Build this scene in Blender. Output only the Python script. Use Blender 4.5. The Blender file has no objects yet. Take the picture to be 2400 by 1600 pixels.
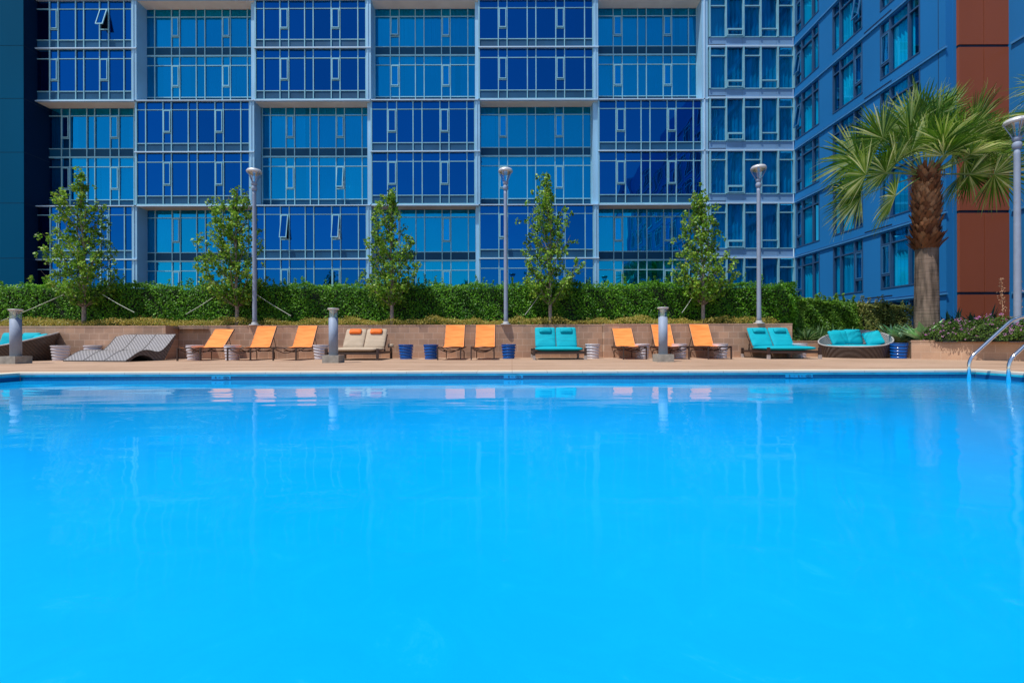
import bpy, math, random
import numpy as np
from mathutils import Vector, Matrix
random.seed(7); RS = np.random.RandomState(11)
R = math.radians; PI = math.pi
scn = bpy.context.scene
COL = scn.collection

# ------------------------------------------------------------------ camera, sky, sun, exposure
CAMZ = 0.525; F = 1066.7; ROLL = 0.003
cam_d = bpy.data.cameras.new('camera'); cam = bpy.data.objects.new('camera', cam_d); COL.objects.link(cam)
cam_d.lens = 16.0; cam_d.sensor_width = 36.0; cam_d.clip_end = 3000; cam_d.clip_start = 0.05
cam.location = (0, 0, CAMZ)
cam.rotation_euler = (Matrix.Rotation(R(90), 3, 'X') @ Matrix.Rotation(-ROLL, 3, 'Z')).to_euler()
scn.camera = cam
SUN = Vector((-0.34, -0.24, 1.0)).normalized()          # towards the sun
elev = math.asin(SUN.z); azim = math.atan2(SUN.x, SUN.y)
w = bpy.data.worlds.new('World'); scn.world = w; w.use_nodes = True
nt = w.node_tree; bgn = nt.nodes['Background']
sky = nt.nodes.new('ShaderNodeTexSky'); sky.sky_type = 'NISHITA'; sky.sun_disc = False
sky.sun_elevation = elev; sky.sun_rotation = azim; sky.air_density = 1.2; sky.dust_density = 0.4; sky.ozone_density = 2.5
nt.links.new(sky.outputs[0], bgn.inputs[0]); bgn.inputs[1].default_value = 0.12
sd = bpy.data.lights.new('sun', 'SUN'); so = bpy.data.objects.new('sun', sd); COL.objects.link(so)
sd.energy = 4.2; sd.angle = R(0.53); sd.color = (1.0, 0.95, 0.87)
so.rotation_euler = SUN.to_track_quat('Z', 'Y').to_euler()
scn.view_settings.view_transform = 'Standard'; scn.view_settings.look = 'None'
scn.view_settings.exposure = 0.1; scn.view_settings.gamma = 1.0
scn.cycles.max_bounces = 8; scn.cycles.transparent_max_bounces = 12
scn.cycles.caustics_reflective = False; scn.cycles.caustics_refractive = False

def P(px, py, D):
    """photo pixel (2400 wide) + distance -> world point"""
    x0 = px - ROLL*(py-800); y0 = py + ROLL*(px-1200)
    return Vector(((x0-1200)*D/F, D, CAMZ + (800-y0)*D/F))
def PX(px, D): return (px-1200)*D/F

# ------------------------------------------------------------------ mesh helpers
class MB:
    def __init__(s): s.v = []; s.f = []; s.sm = False
    def add(s, vs, fs):
        o = len(s.v); s.v += [tuple(v) for v in vs]; s.f += [tuple(i+o for i in f) for f in fs]; return s
    def box(s, x0, x1, y0, y1, z0, z1, M=None):
        vs = [Vector(p) for p in ((x0,y0,z0),(x1,y0,z0),(x1,y1,z0),(x0,y1,z0),(x0,y0,z1),(x1,y0,z1),(x1,y1,z1),(x0,y1,z1))]
        if M is not None: vs = [M @ v for v in vs]
        return s.add(vs, [(0,3,2,1),(4,5,6,7),(0,1,5,4),(1,2,6,5),(2,3,7,6),(3,0,4,7)])
    def quad(s, a, b, c, d): return s.add([a,b,c,d], [(0,1,2,3)])
    def tube(s, pts, r, n=8, caps=True):
        pts = [Vector(p) for p in pts]; rr = r if isinstance(r, (list, tuple)) else [r]*len(pts)
        rings = []; prev = None
        for i, p in enumerate(pts):
            t = (pts[min(i+1,len(pts)-1)] - pts[max(i-1,0)]).normalized()
            if prev is None:
                a = Vector((0,0,1)) if abs(t.z) < .9 else Vector((1,0,0)); u = t.cross(a).normalized()
            else: u = (prev - t*prev.dot(t)).normalized()
            prev = u; v = t.cross(u)
            rings.append([p + (u*math.cos(2*PI*k/n) + v*math.sin(2*PI*k/n))*rr[i] for k in range(n)])
        o = len(s.v); s.v += [tuple(q) for ring in rings for q in ring]
        for i in range(len(pts)-1):
            for k in range(n):
                a = o+i*n+k; b = o+i*n+(k+1)%n; s.f.append((a, b, b+n, a+n))
        if caps:
            s.f.append(tuple(o+k for k in reversed(range(n)))); e = o+(len(pts)-1)*n; s.f.append(tuple(e+k for k in range(n)))
        return s
    def lathe(s, prof, n=24, c=(0,0,0), fn=None):
        o = len(s.v)
        for (r, z) in prof:
            for k in range(n):
                a = 2*PI*k/n; rr = r; zz = z
                if fn: rr, zz = fn(r, z, a)
                s.v.append((c[0]+rr*math.cos(a), c[1]+rr*math.sin(a), c[2]+zz))
        for i in range(len(prof)-1):
            for k in range(n):
                a = o+i*n+k; b = o+i*n+(k+1)%n; s.f.append((a, b, b+n, a+n))
        if prof[0][0] > 1e-4: s.f.append(tuple(o+k for k in reversed(range(n))))
        if prof[-1][0] > 1e-4: e = o+(len(prof)-1)*n; s.f.append(tuple(e+k for k in range(n)))
        return s
    def pillow(s, sx, sy, sz, M, nu=14, nv=8, e=.35, pinch=0.0):
        """rounded cushion: superellipsoid with full sizes sx, sy, sz"""
        def sp(v, p): return math.copysign(abs(v)**p, v)
        o = len(s.v)
        for i in range(nv+1):
            t = -PI/2 + PI*i/nv
            for k in range(nu*2):
                a = 2*PI*k/(nu*2)
                x = sp(math.cos(t), .6)*sp(math.cos(a), e); y = sp(math.cos(t), .6)*sp(math.sin(a), e); z = sp(math.sin(t), .9)
                z *= 1 - pinch*max(abs(x), abs(y))**3
                if pinch: x *= 1+.06*abs(y)**3; y *= 1+.06*abs(x)**3
                s.v.append(tuple(M @ Vector((x*sx/2, y*sy/2, z*sz/2))))
        n = nu*2
        for i in range(nv):
            for k in range(n):
                a = o+i*n+k; b = o+i*n+(k+1)%n; s.f.append((a, b, b+n, a+n))
        return s
    def build(s, name, mat, parent=None, smooth=False):
        me = bpy.data.meshes.new(name); me.from_pydata(s.v, [], s.f); me.update()
        if smooth or s.sm:
            me.polygons.foreach_set('use_smooth', [True]*len(me.polygons))
        me.materials.append(mat)
        o = bpy.data.objects.new(name, me); COL.objects.link(o)
        if parent is not None: o.parent = parent
        return o
def tag(o, label=None, cat=None, group=None, kind=None):
    if label: o['label'] = label
    if cat: o['category'] = cat
    if group: o['group'] = group
    if kind: o['kind'] = kind
    return o
def thing(name, label, cat, loc=(0,0,0), rz=0, group=None):
    o = bpy.data.objects.new(name, None); COL.objects.link(o); o.empty_display_size = .1
    o.location = loc; o.rotation_euler = (0,0,rz); return tag(o, label, cat, group)
def dup(root, label, loc=None, rz=None, sc=None, group=None):
    def cp(o, par):
        c = o.copy(); COL.objects.link(c)
        if par is not None: c.parent = par
        for ch in list(o.children): cp(ch, c)
        return c
    c = cp(root, None); c['label'] = label
    if loc is not None: c.location = loc
    if rz is not None: c.rotation_euler = (0,0,rz)
    if sc is not None: c.scale = (sc,sc,sc)
    if group: c['group'] = group
    return c
def leafmesh(name, cen, nrm, ln, wd, mat, parent=None, updir=None):
    """many diamond leaves: cen (N,3), nrm (N,3), ln/wd arrays"""
    cen = np.asarray(cen, float); N = len(cen)
    nrm = nrm/np.maximum(np.linalg.norm(nrm, axis=1, keepdims=True), 1e-6)
    a = RS.normal(size=(N,3)) if updir is None else updir + RS.normal(size=(N,3))*.35
    u = a - nrm*(a*nrm).sum(1, keepdims=True); u /= np.maximum(np.linalg.norm(u, axis=1, keepdims=True), 1e-6)
    v = np.cross(nrm, u); ln = np.broadcast_to(np.asarray(ln), (N,))[:,None]; wd = np.broadcast_to(np.asarray(wd), (N,))[:,None]
    co = np.stack([cen-u*ln*.5, cen+v*wd*.5+nrm*wd*.12-u*ln*.08, cen+u*ln*.5-nrm*ln*.12, cen-v*wd*.5+nrm*wd*.12-u*ln*.08], 1).reshape(-1,3)
    me = bpy.data.meshes.new(name)
    me.vertices.add(4*N); me.vertices.foreach_set('co', co.ravel())
    me.loops.add(4*N); me.loops.foreach_set('vertex_index', np.arange(4*N))
    me.polygons.add(N); me.polygons.foreach_set('loop_start', np.arange(N)*4); me.polygons.foreach_set('loop_total', np.full(N,4))
    me.update(calc_edges=True); me.validate(); me.materials.append(mat)
    o = bpy.data.objects.new(name, me); COL.objects.link(o)
    if parent is not None: o.parent = parent
    return o

# ------------------------------------------------------------------ materials
def newmat(name):
    m = bpy.data.materials.new(name); m.use_nodes = True; n = m.node_tree
    return m, n, n.nodes['Principled BSDF'], n.links
def N(nt, t, **k):
    n = nt.nodes.new(t)
    for a, b in k.items(): setattr(n, a, b)
    return n
def mixc(nt, fac, a, b, blend='MIX'):
    m = N(nt, 'ShaderNodeMix', data_type='RGBA', blend_type=blend)
    for i, v in ((0, fac), (6, a), (7, b)):
        if hasattr(v, 'links') or hasattr(v, 'is_linked'): nt.links.new(v, m.inputs[i])
        else: m.inputs[i].default_value = v if i == 0 else (*v[:3], 1)
    return m.outputs[2]
def noise(nt, scale, detail=3, vec=None, rough=.5):
    n = N(nt, 'ShaderNodeTexNoise'); n.inputs['Scale'].default_value = scale; n.inputs['Detail'].default_value = detail
    n.inputs['Roughness'].default_value = rough
    if vec is not None: nt.links.new(vec, n.inputs['Vector'])
    return n.outputs[0]
def ramp(nt, src, stops):
    r = N(nt, 'ShaderNodeValToRGB'); e = r.color_ramp.elements
    while len(e) < len(stops): e.new(.5)
    for i, (p, c) in enumerate(stops): e[i].position = p; e[i].color = (*c, 1) if len(c) == 3 else c
    nt.links.new(src, r.inputs[0]); return r.outputs[0]
def objco(nt, scale=(1,1,1), swap=False):
    t = N(nt, 'ShaderNodeTexCoord'); s = t.outputs['Object']
    if swap:                                   # (x, z) as texture plane
        sp = N(nt, 'ShaderNodeSeparateXYZ'); nt.links.new(s, sp.inputs[0])
        cb = N(nt, 'ShaderNodeCombineXYZ'); nt.links.new(sp.outputs[0], cb.inputs[0]); nt.links.new(sp.outputs[2], cb.inputs[1]); s = cb.outputs[0]
    m = N(nt, 'ShaderNodeMapping'); m.inputs['Scale'].default_value = scale; nt.links.new(s, m.inputs[0]); return m.outputs[0]
def bump(nt, b, h, st=.3, dist=.01):
    n = N(nt, 'ShaderNodeBump'); n.inputs['Strength'].default_value = st; n.inputs['Distance'].default_value = dist
    nt.links.new(h, n.inputs['Height']); nt.links.new(n.outputs[0], b.inputs['Normal'])
def plain(name, c, rough=.6, metal=0, var=.12, scale=6, bs=0, spec=.5):
    m, nt, b, L = newmat(name)
    f = noise(nt, scale, 4, objco(nt))
    c2 = tuple(max(0, x*(1-var*2)) for x in c); c1 = tuple(min(1, x*(1+var)) for x in c)
    L.new(ramp(nt, f, [(.3, c2), (.7, c1)]), b.inputs['Base Color'])
    b.inputs['Roughness'].default_value = rough; b.inputs['Metallic'].default_value = metal
    b.inputs['Specular IOR Level'].default_value = spec
    if bs: bump(nt, b, noise(nt, scale*8, 3, objco(nt)), bs, .004)
    return m
def leafmat(name, stops, trans=.35, rough=.45):
    m, nt, b, L = newmat(name)
    g = N(nt, 'ShaderNodeNewGeometry')
    big = noise(nt, 1.3, 2, objco(nt))
    mm = N(nt, 'ShaderNodeMath', operation='MULTIPLY_ADD'); L.new(big, mm.inputs[0]); mm.inputs[1].default_value = .7
    ad = N(nt, 'ShaderNodeMath', operation='MULTIPLY'); L.new(g.outputs['Random Per Island'], ad.inputs[0]); ad.inputs[1].default_value = .65
    L.new(ad.outputs[0], mm.inputs[2]); 
    sb = N(nt, 'ShaderNodeMath', operation='SUBTRACT'); L.new(mm.outputs[0], sb.inputs[0]); sb.inputs[1].default_value = .17
    c = ramp(nt, sb.outputs[0], stops)
    L.new(c, b.inputs['Base Color']); b.inputs['Roughness'].default_value = rough; b.inputs['Specular IOR Level'].default_value = .3
    t = N(nt, 'ShaderNodeBsdfTranslucent'); L.new(c, t.inputs[0])
    mx = N(nt, 'ShaderNodeMixShader'); mx.inputs[0].default_value = trans
    L.new(b.outputs[0], mx.inputs[1]); L.new(t.outputs[0], mx.inputs[2]); L.new(mx.outputs[0], nt.nodes['Material Output'].inputs[0])
    return m
def glassmat(name, tint, gloss, fac, rough=.0, wav=.02, wsc=.8, fmax=1.0):
    m, nt, b, L = newmat(name); nt.nodes.remove(b)
    g = N(nt, 'ShaderNodeBsdfGlossy'); g.inputs[0].default_value = (*gloss, 1); g.inputs['Roughness'].default_value = rough
    t = N(nt, 'ShaderNodeBsdfTransparent'); t.inputs[0].default_value = (*tint, 1)
    mx = N(nt, 'ShaderNodeMixShader'); L.new(t.outputs[0], mx.inputs[1]); L.new(g.outputs[0], mx.inputs[2])
    lw = N(nt, 'ShaderNodeLayerWeight'); lw.inputs[0].default_value = .35
    mr = N(nt, 'ShaderNodeMapRange'); L.new(lw.outputs['Fresnel'], mr.inputs[0]); mr.inputs[3].default_value = fac; mr.inputs[4].default_value = fmax
    gi = N(nt, 'ShaderNodeNewGeometry'); L.new(mixc(nt, gi.outputs['Random Per Island'], tuple(x*.86 for x in gloss), tuple(min(1, x*1.14) for x in gloss)), g.inputs[0])
    L.new(mr.outputs[0], mx.inputs[0])
    bp = N(nt, 'ShaderNodeBump'); bp.inputs['Strength'].default_value = 1; bp.inputs['Distance'].default_value = wav
    L.new(noise(nt, wsc, 1, objco(nt)), bp.inputs['Height']); L.new(bp.outputs[0], g.inputs['Normal'])
    L.new(mx.outputs[0], nt.nodes['Material Output'].inputs[0]); return m
def blockmat(name, base, mortar, bw=.305, bh=.2032):
    m, nt, b, L = newmat(name)
    br = N(nt, 'ShaderNodeTexBrick'); L.new(objco(nt, swap=True), br.inputs[0])
    br.inputs['Scale'].default_value = 1; br.inputs['Brick Width'].default_value = bw; br.inputs['Row Height'].default_value = bh
    br.inputs['Mortar Size'].default_value = .007; br.inputs['Mortar Smooth'].default_value = .3; br.inputs['Bias'].default_value = -.1
    c = base
    br.inputs['Color1'].default_value = (c[0]*1.12, c[1]*1.08, c[2]*1.05, 1); br.inputs['Color2'].default_value = (c[0]*.80, c[1]*.80, c[2]*.83, 1)
    br.inputs['Mortar'].default_value = (*mortar, 1)
    f1 = noise(nt, 1.7, 5, objco(nt)); f2 = noise(nt, 60, 3, objco(nt))
    o = mixc(nt, .75, br.outputs[0], ramp(nt, f1, [(.3, (.72,.72,.74)), (.7, (1.15,1.12,1.08))]), 'MULTIPLY')
    o = mixc(nt, .6, o, ramp(nt, f2, [(.3, (.75,.75,.75)), (.7, (1.2,1.2,1.2))]), 'MULTIPLY')
    L.new(o, b.inputs['Base Color']); b.inputs['Roughness'].default_value = .9
    bump(nt, b, br.outputs['Fac'], -.5, .006); return m

M = {}
M['frame'] = plain('mullion_metal', (.27,.58,.70), .4, .15, .06, 1.5)
M['pil'] = plain('pilaster_panel', (.33,.61,.84), .45, .1, .06, .6)
M['cor'] = plain('cornice_metal', (.55,.76,.95), .4, .1, .05, .6)
M['soffit'] = plain('soffit_panel', (.95,.86,.74), .7, 0, .05, 1)
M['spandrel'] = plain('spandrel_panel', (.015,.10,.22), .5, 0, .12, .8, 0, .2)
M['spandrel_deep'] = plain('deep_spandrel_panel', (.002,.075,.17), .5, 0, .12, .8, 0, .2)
M['spandrel_light'] = plain('spandrel_metal', (.20,.38,.62), .4, .1, .07, .7)
M['glass_deep'] = glassmat('deep_blue_glass', (.02,.14,.40), (.004,.17,.56), .62, 0, .008)
M['glass_light'] = glassmat('light_blue_glass', (.04,.58,1.0), (.005,.50,1.0), .50, 0, .006)
M['glass_teal'] = glassmat('teal_glass', (.04,.62,.95), (.03,.38,.66), .25, 0, .007, 1.2, .6)
M['glass_wing'] = glassmat('wing_glass', (.06,.74,.97), (.05,.42,.62), .10, 0, .003, .8, .38)
def curtain_mat():
    m, nt, b, L = newmat('curtain_fabric')
    f = noise(nt, .35, 2, objco(nt))
    L.new(ramp(nt, f, [(.35, (.30,.42,.55)), (.65, (.80,.88,.92))]), b.inputs['Base Color']); b.inputs['Roughness'].default_value = .9; return m
M['curtain'] = curtain_mat()
M['room'] = plain('room_interior', (.05,.12,.22), .9)
def panelmat(name, c, r, mt, sp=.3):
    m, nt, b, L = newmat(name)
    f = noise(nt, .25, 3, objco(nt, (1,1,.35)))
    c2 = tuple(x*.86 for x in c); L.new(ramp(nt, f, [(.35, c2), (.65, c)]), b.inputs['Base Color'])
    b.inputs['Roughness'].default_value = r; b.inputs['Metallic'].default_value = mt; b.inputs['Specular IOR Level'].default_value = sp; return m
M['wing'] = panelmat('blue_metal_panel', (.016,.19,.50), .5, .0, .25)
M['wingline'] = plain('blue_cornice_metal', (.04,.17,.36), .5, .1, .05)
M['wcor'] = plain('blue_cornice_cap', (.06,.27,.58), .4, .1, .05)
M['wframe'] = plain('wing_window_frame', (.025,.085,.20), .5, 0, .05)
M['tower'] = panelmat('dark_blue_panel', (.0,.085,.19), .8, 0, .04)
M['tower_side'] = panelmat('shaded_side_panel', (.001,.018,.06), .7, 0, .1)  # tower side turned from the sun, its shade darkened into the colour
M['joint'] = plain('dark_joint', (.008,.02,.05), .7)
M['rust'] = panelmat('rust_brown_panel', (.31,.082,.036), .42, 0, .25)
M['alu'] = plain('lamp_metal', (.27,.33,.44), .6, .05, .05, 6, 0, .3)
M['white_alu'] = plain('lamp_cap_metal', (.60,.60,.60), .4, .2, .05)
M['reflector'] = plain('lamp_reflector', (.60,.50,.33), .3, .5, .15, 30)
M['concrete'] = plain('concrete_block', (.36,.34,.30), .85, 0, .14, 9, .3)
M['brown'] = plain('brown_frame_metal', (.060,.036,.030), .45, .2, .1)
M['orange'] = None
def slingmat(name, c, c2):
    m, nt, b, L = newmat(name)
    wv = N(nt, 'ShaderNodeTexNoise'); wv.inputs['Scale'].default_value = 2.2; L.new(objco(nt, (1,6,9)), wv.inputs['Vector'])
    L.new(ramp(nt, wv.outputs[0], [(.35, c2), (.65, c)]), b.inputs['Base Color']); b.inputs['Roughness'].default_value = .75
    b.inputs['Specular IOR Level'].default_value = .2
    bump(nt, b, noise(nt, 2.0, 2, objco(nt, (1,7,10))), .5, .02); return m
M['orange'] = slingmat('orange_sling', (.95,.34,.09), (.86,.25,.06))
M['piping'] = plain('pale_edge_piping', (.75,.40,.20), .7)
M['teal'] = slingmat('teal_cushion', (.002,.42,.52), (.002,.34,.44))
M['beige'] = slingmat('beige_cushion', (.50,.40,.30), (.43,.34,.25))
M['pill_orange'] = plain('orange_pillow', (.90,.17,.01), .7, 0, .06)
M['white_cer'] = plain('white_ceramic', (.66,.62,.66), .3, 0, .04, 3)
M['blue_cer'] = plain('blue_ceramic', (.004,.10,.42), .16, 0, .1, 3)
M['sleeve'] = plain('pale_leg_sleeve', (.45,.40,.38), .6)
def wickermat(name, a, b_, sc=1.0):
    m, nt, b, L = newmat(name)
    w1 = N(nt, 'ShaderNodeTexWave', bands_direction='DIAGONAL'); w1.inputs['Scale'].default_value = 5.5*sc; w1.inputs['Distortion'].default_value = .6
    L.new(objco(nt), w1.inputs[0])
    ch = N(nt, 'ShaderNodeTexBrick'); L.new(objco(nt), ch.inputs[0]); ch.inputs['Scale'].default_value = 30*sc
    ch.inputs['Color1'].default_value = (1,1,1,1); ch.inputs['Color2'].default_value = (.45,.45,.45,1); ch.inputs['Mortar'].default_value = (.1,.1,.1,1)
    f = N(nt, 'ShaderNodeMath', operation='MULTIPLY'); L.new(w1.outputs[1], f.inputs[0]); L.new(ch.outputs[0], f.inputs[1])
    L.new(ramp(nt, f.outputs[0], [(.05, b_), (.7, a)]), b.inputs['Base Color']); b.inputs['Roughness'].default_value = .42
    bump(nt, b, f.outputs[0], .8, .01); return m
M['wicker_grey'] = wickermat('grey_wicker', (.50,.47,.48), (.17,.16,.165))
M['wicker_brown'] = wickermat('brown_wicker', (.11,.075,.06), (.04,.025,.02))
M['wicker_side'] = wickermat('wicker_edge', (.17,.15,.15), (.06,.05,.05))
M['rim'] = plain('pale_rim', (.42,.40,.40), .5)
M['chrome'] = plain('stainless_steel', (.75,.77,.80), .12, 1, .02)
M['bark'] = plain('tree_bark', (.34,.28,.24), .9, 0, .25, 14, .5)
M['twig'] = plain('twig_bark', (.22,.17,.13), .9, 0, .25, 14)
M['wire'] = plain('guy_strap', (.55,.58,.50), .7)
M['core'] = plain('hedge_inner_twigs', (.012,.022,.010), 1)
M['leaf'] = leafmat('pear_leaf', [(.15,(.045,.10,.012)),(.5,(.15,.36,.022)),(.85,(.40,.58,.07)),(.97,(.34,.22,.06))])
M['hedge'] = leafmat('hedge_leaf', [(.1,(.03,.12,.006)),(.5,(.075,.26,.010)),(.9,(.25,.56,.03))])
M['shrub'] = leafmat('low_hedge_leaf', [(.1,(.035,.10,.012)),(.5,(.11,.27,.02)),(.9,(.26,.46,.05))])
M['shrub_brown'] = leafmat('brownish_leaf', [(.1,(.06,.10,.02)),(.5,(.19,.25,.05)),(.9,(.42,.36,.12))])
M['ground_leaf'] = leafmat('dry_groundcover_leaf', [(.1,(.16,.15,.02)),(.5,(.38,.36,.06)),(.9,(.62,.46,.13))])
M['lantana'] = leafmat('lantana_leaf', [(.1,(.03,.07,.01)),(.5,(.08,.17,.025)),(.9,(.19,.30,.05))])
M['flower'] = leafmat('pink_flower', [(.1,(.48,.10,.40)),(.5,(.70,.25,.62)),(.9,(.85,.50,.75))])
M['flax'] = leafmat('flax_leaf', [(.1,(.03,.09,.03)),(.5,(.10,.22,.07)),(.9,(.34,.48,.22))])
M['agave'] = leafmat('agave_leaf', [(.1,(.16,.36,.14)),(.5,(.33,.56,.26)),(.9,(.55,.72,.38))], .1)
M['dark_agave'] = leafmat('dark_yucca_leaf', [(.1,(.006,.03,.03)),(.5,(.015,.06,.045)),(.9,(.04,.12,.06))], .1)
M['stalk'] = plain('dry_flower_stalk', (.60,.36,.22), .9)
M['palm'] = leafmat('fan_palm_leaf', [(.1,(.02,.07,.004)),(.45,(.10,.24,.015)),(.60,(.32,.46,.07)),(.85,(.85,.88,.42))], .25, .28)
M['thread'] = plain('palm_threads', (.62,.62,.42), .8)
M['petiole'] = plain('palm_petiole', (.20,.28,.08), .5)
def palmtrunk():
    m, nt, b, L = newmat('palm_trunk_bark')
    f = noise(nt, 3, 5, objco(nt, (3,3,.5))); g = noise(nt, 1.0, 4, objco(nt, (1,1,40)))
    o = mixc(nt, .7, ramp(nt, f, [(.35, (.07,.05,.037)), (.62, (.23,.165,.125))]), ramp(nt, g, [(.3,(.6,.6,.6)),(.6,(1.1,1.1,1.1))]), 'MULTIPLY')
    L.new(o, b.inputs['Base Color']); b.inputs['Roughness'].default_value = .9; bump(nt, b, g, .7, .02); return m
M['ptrunk'] = palmtrunk()
M['boot'] = leafmat('palm_boot', [(.1,(.07,.022,.01)),(.5,(.20,.075,.028)),(.9,(.38,.20,.10))], 0, .8)
M['wall'] = blockmat('split_block', (.52,.33,.225), (.66,.48,.36))
M['lowwall'] = blockmat('planter_block', (.50,.33,.225), (.60,.43,.31), .41)
def deckmat():
    m, nt, b, L = newmat('pool_deck_concrete')
    f = noise(nt, .6, 5, objco(nt, (.5,2.5,1))); g = noise(nt, 40, 3, objco(nt))
    o = ramp(nt, f, [(.3, (.36,.225,.145)), (.7, (.49,.325,.225))])
    o = mixc(nt, .5, o, ramp(nt, g, [(.3,(.82,.82,.82)),(.7,(1.12,1.12,1.12))]), 'MULTIPLY')
    br = N(nt, 'ShaderNodeTexBrick'); L.new(objco(nt), br.inputs[0]); br.inputs['Scale'].default_value = 1; br.offset = 0
    br.inputs['Brick Width'].default_value = 3.2; br.inputs['Row Height'].default_value = 1.9; br.inputs['Mortar Size'].default_value = .012
    br.inputs['Color1'].default_value = br.inputs['Color2'].default_value = (1,1,1,1); br.inputs['Mortar'].default_value = (.85,.80,.78,1)
    o = mixc(nt, 1, o, br.outputs[0], 'MULTIPLY')
    st = noise(nt, 1.0, 6, objco(nt, (.9,3.5,1)), .7)
    o = mixc(nt, 1, o, ramp(nt, st, [(.34, (.62,.58,.56)), (.44, (1,1,1))]), 'MULTIPLY')
    L.new(o, b.inputs['Base Color']); b.inputs['Roughness'].default_value = .85; return m
M['deck'] = deckmat()
def copmat():
    m, nt, b, L = newmat('coping_stone')
    br = N(nt, 'ShaderNodeTexBrick'); L.new(objco(nt), br.inputs[0]); br.inputs['Scale'].default_value = 1; br.offset = 0
    br.inputs['Brick Width'].default_value = .61; br.inputs['Row Height'].default_value = 4; br.inputs['Mortar Size'].default_value = .006
    br.inputs['Color1'].default_value = (.70,.63,.50,1); br.inputs['Color2'].default_value = (.62,.55,.45,1); br.inputs['Mortar'].default_value = (.45,.40,.33,1)
    L.new(br.outputs[0], b.inputs['Base Color']); b.inputs['Roughness'].default_value = .7; return m
M['coping'] = copmat()
def tilemat():
    m, nt, b, L = newmat('blue_mosaic_tile')
    co = objco(nt, swap=True)
    br = N(nt, 'ShaderNodeTexBrick'); L.new(co, br.inputs[0]); br.inputs['Scale'].default_value = 1; br.offset = 0
    br.inputs['Brick Width'].default_value = .025; br.inputs['Row Height'].default_value = .025; br.inputs['Mortar Size'].default_value = .002; br.inputs['Bias'].default_value = -.2
    br.inputs['Color1'].default_value = (.004,.055,.20,1); br.inputs['Color2'].default_value = (.006,.12,.22,1); br.inputs['Mortar'].default_value = (.02,.17,.27,1)
    L.new(br.outputs[0], b.inputs['Base Color']); b.inputs['Roughness'].default_value = .15; return m
M['tile'] = tilemat()
M['tile_pale'] = plain('pale_blue_tile', (.02,.33,.58), .15)
M['tile_teal'] = plain('teal_tile_strip', (.02,.48,.58), .3)
M['ink'] = plain('marker_ink', (.006,.015,.05), .5)
M['shell'] = plain('pool_plaster', (.03,.42,.80), .7)
M['soil'] = plain('planter_soil', (.10,.065,.04), 1, 0, .2, 4)
M['sticker'] = plain('white_sticker', (.75,.75,.75), .5)
def clearmat():
    m, nt, b, L = newmat('clear_acrylic'); nt.nodes.remove(b)
    g = N(nt, 'ShaderNodeBsdfGlossy'); g.inputs[0].default_value = (.85,.9,1,1); g.inputs['Roughness'].default_value = .05
    t = N(nt, 'ShaderNodeBsdfTransparent'); t.inputs[0].default_value = (.82,.88,.95,1)
    mx = N(nt, 'ShaderNodeMixShader'); mx.inputs[0].default_value = .18
    L.new(t.outputs[0], mx.inputs[1]); L.new(g.outputs[0], mx.inputs[2]); L.new(mx.outputs[0], nt.nodes['Material Output'].inputs[0]); return m
M['clear'] = clearmat()
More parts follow.
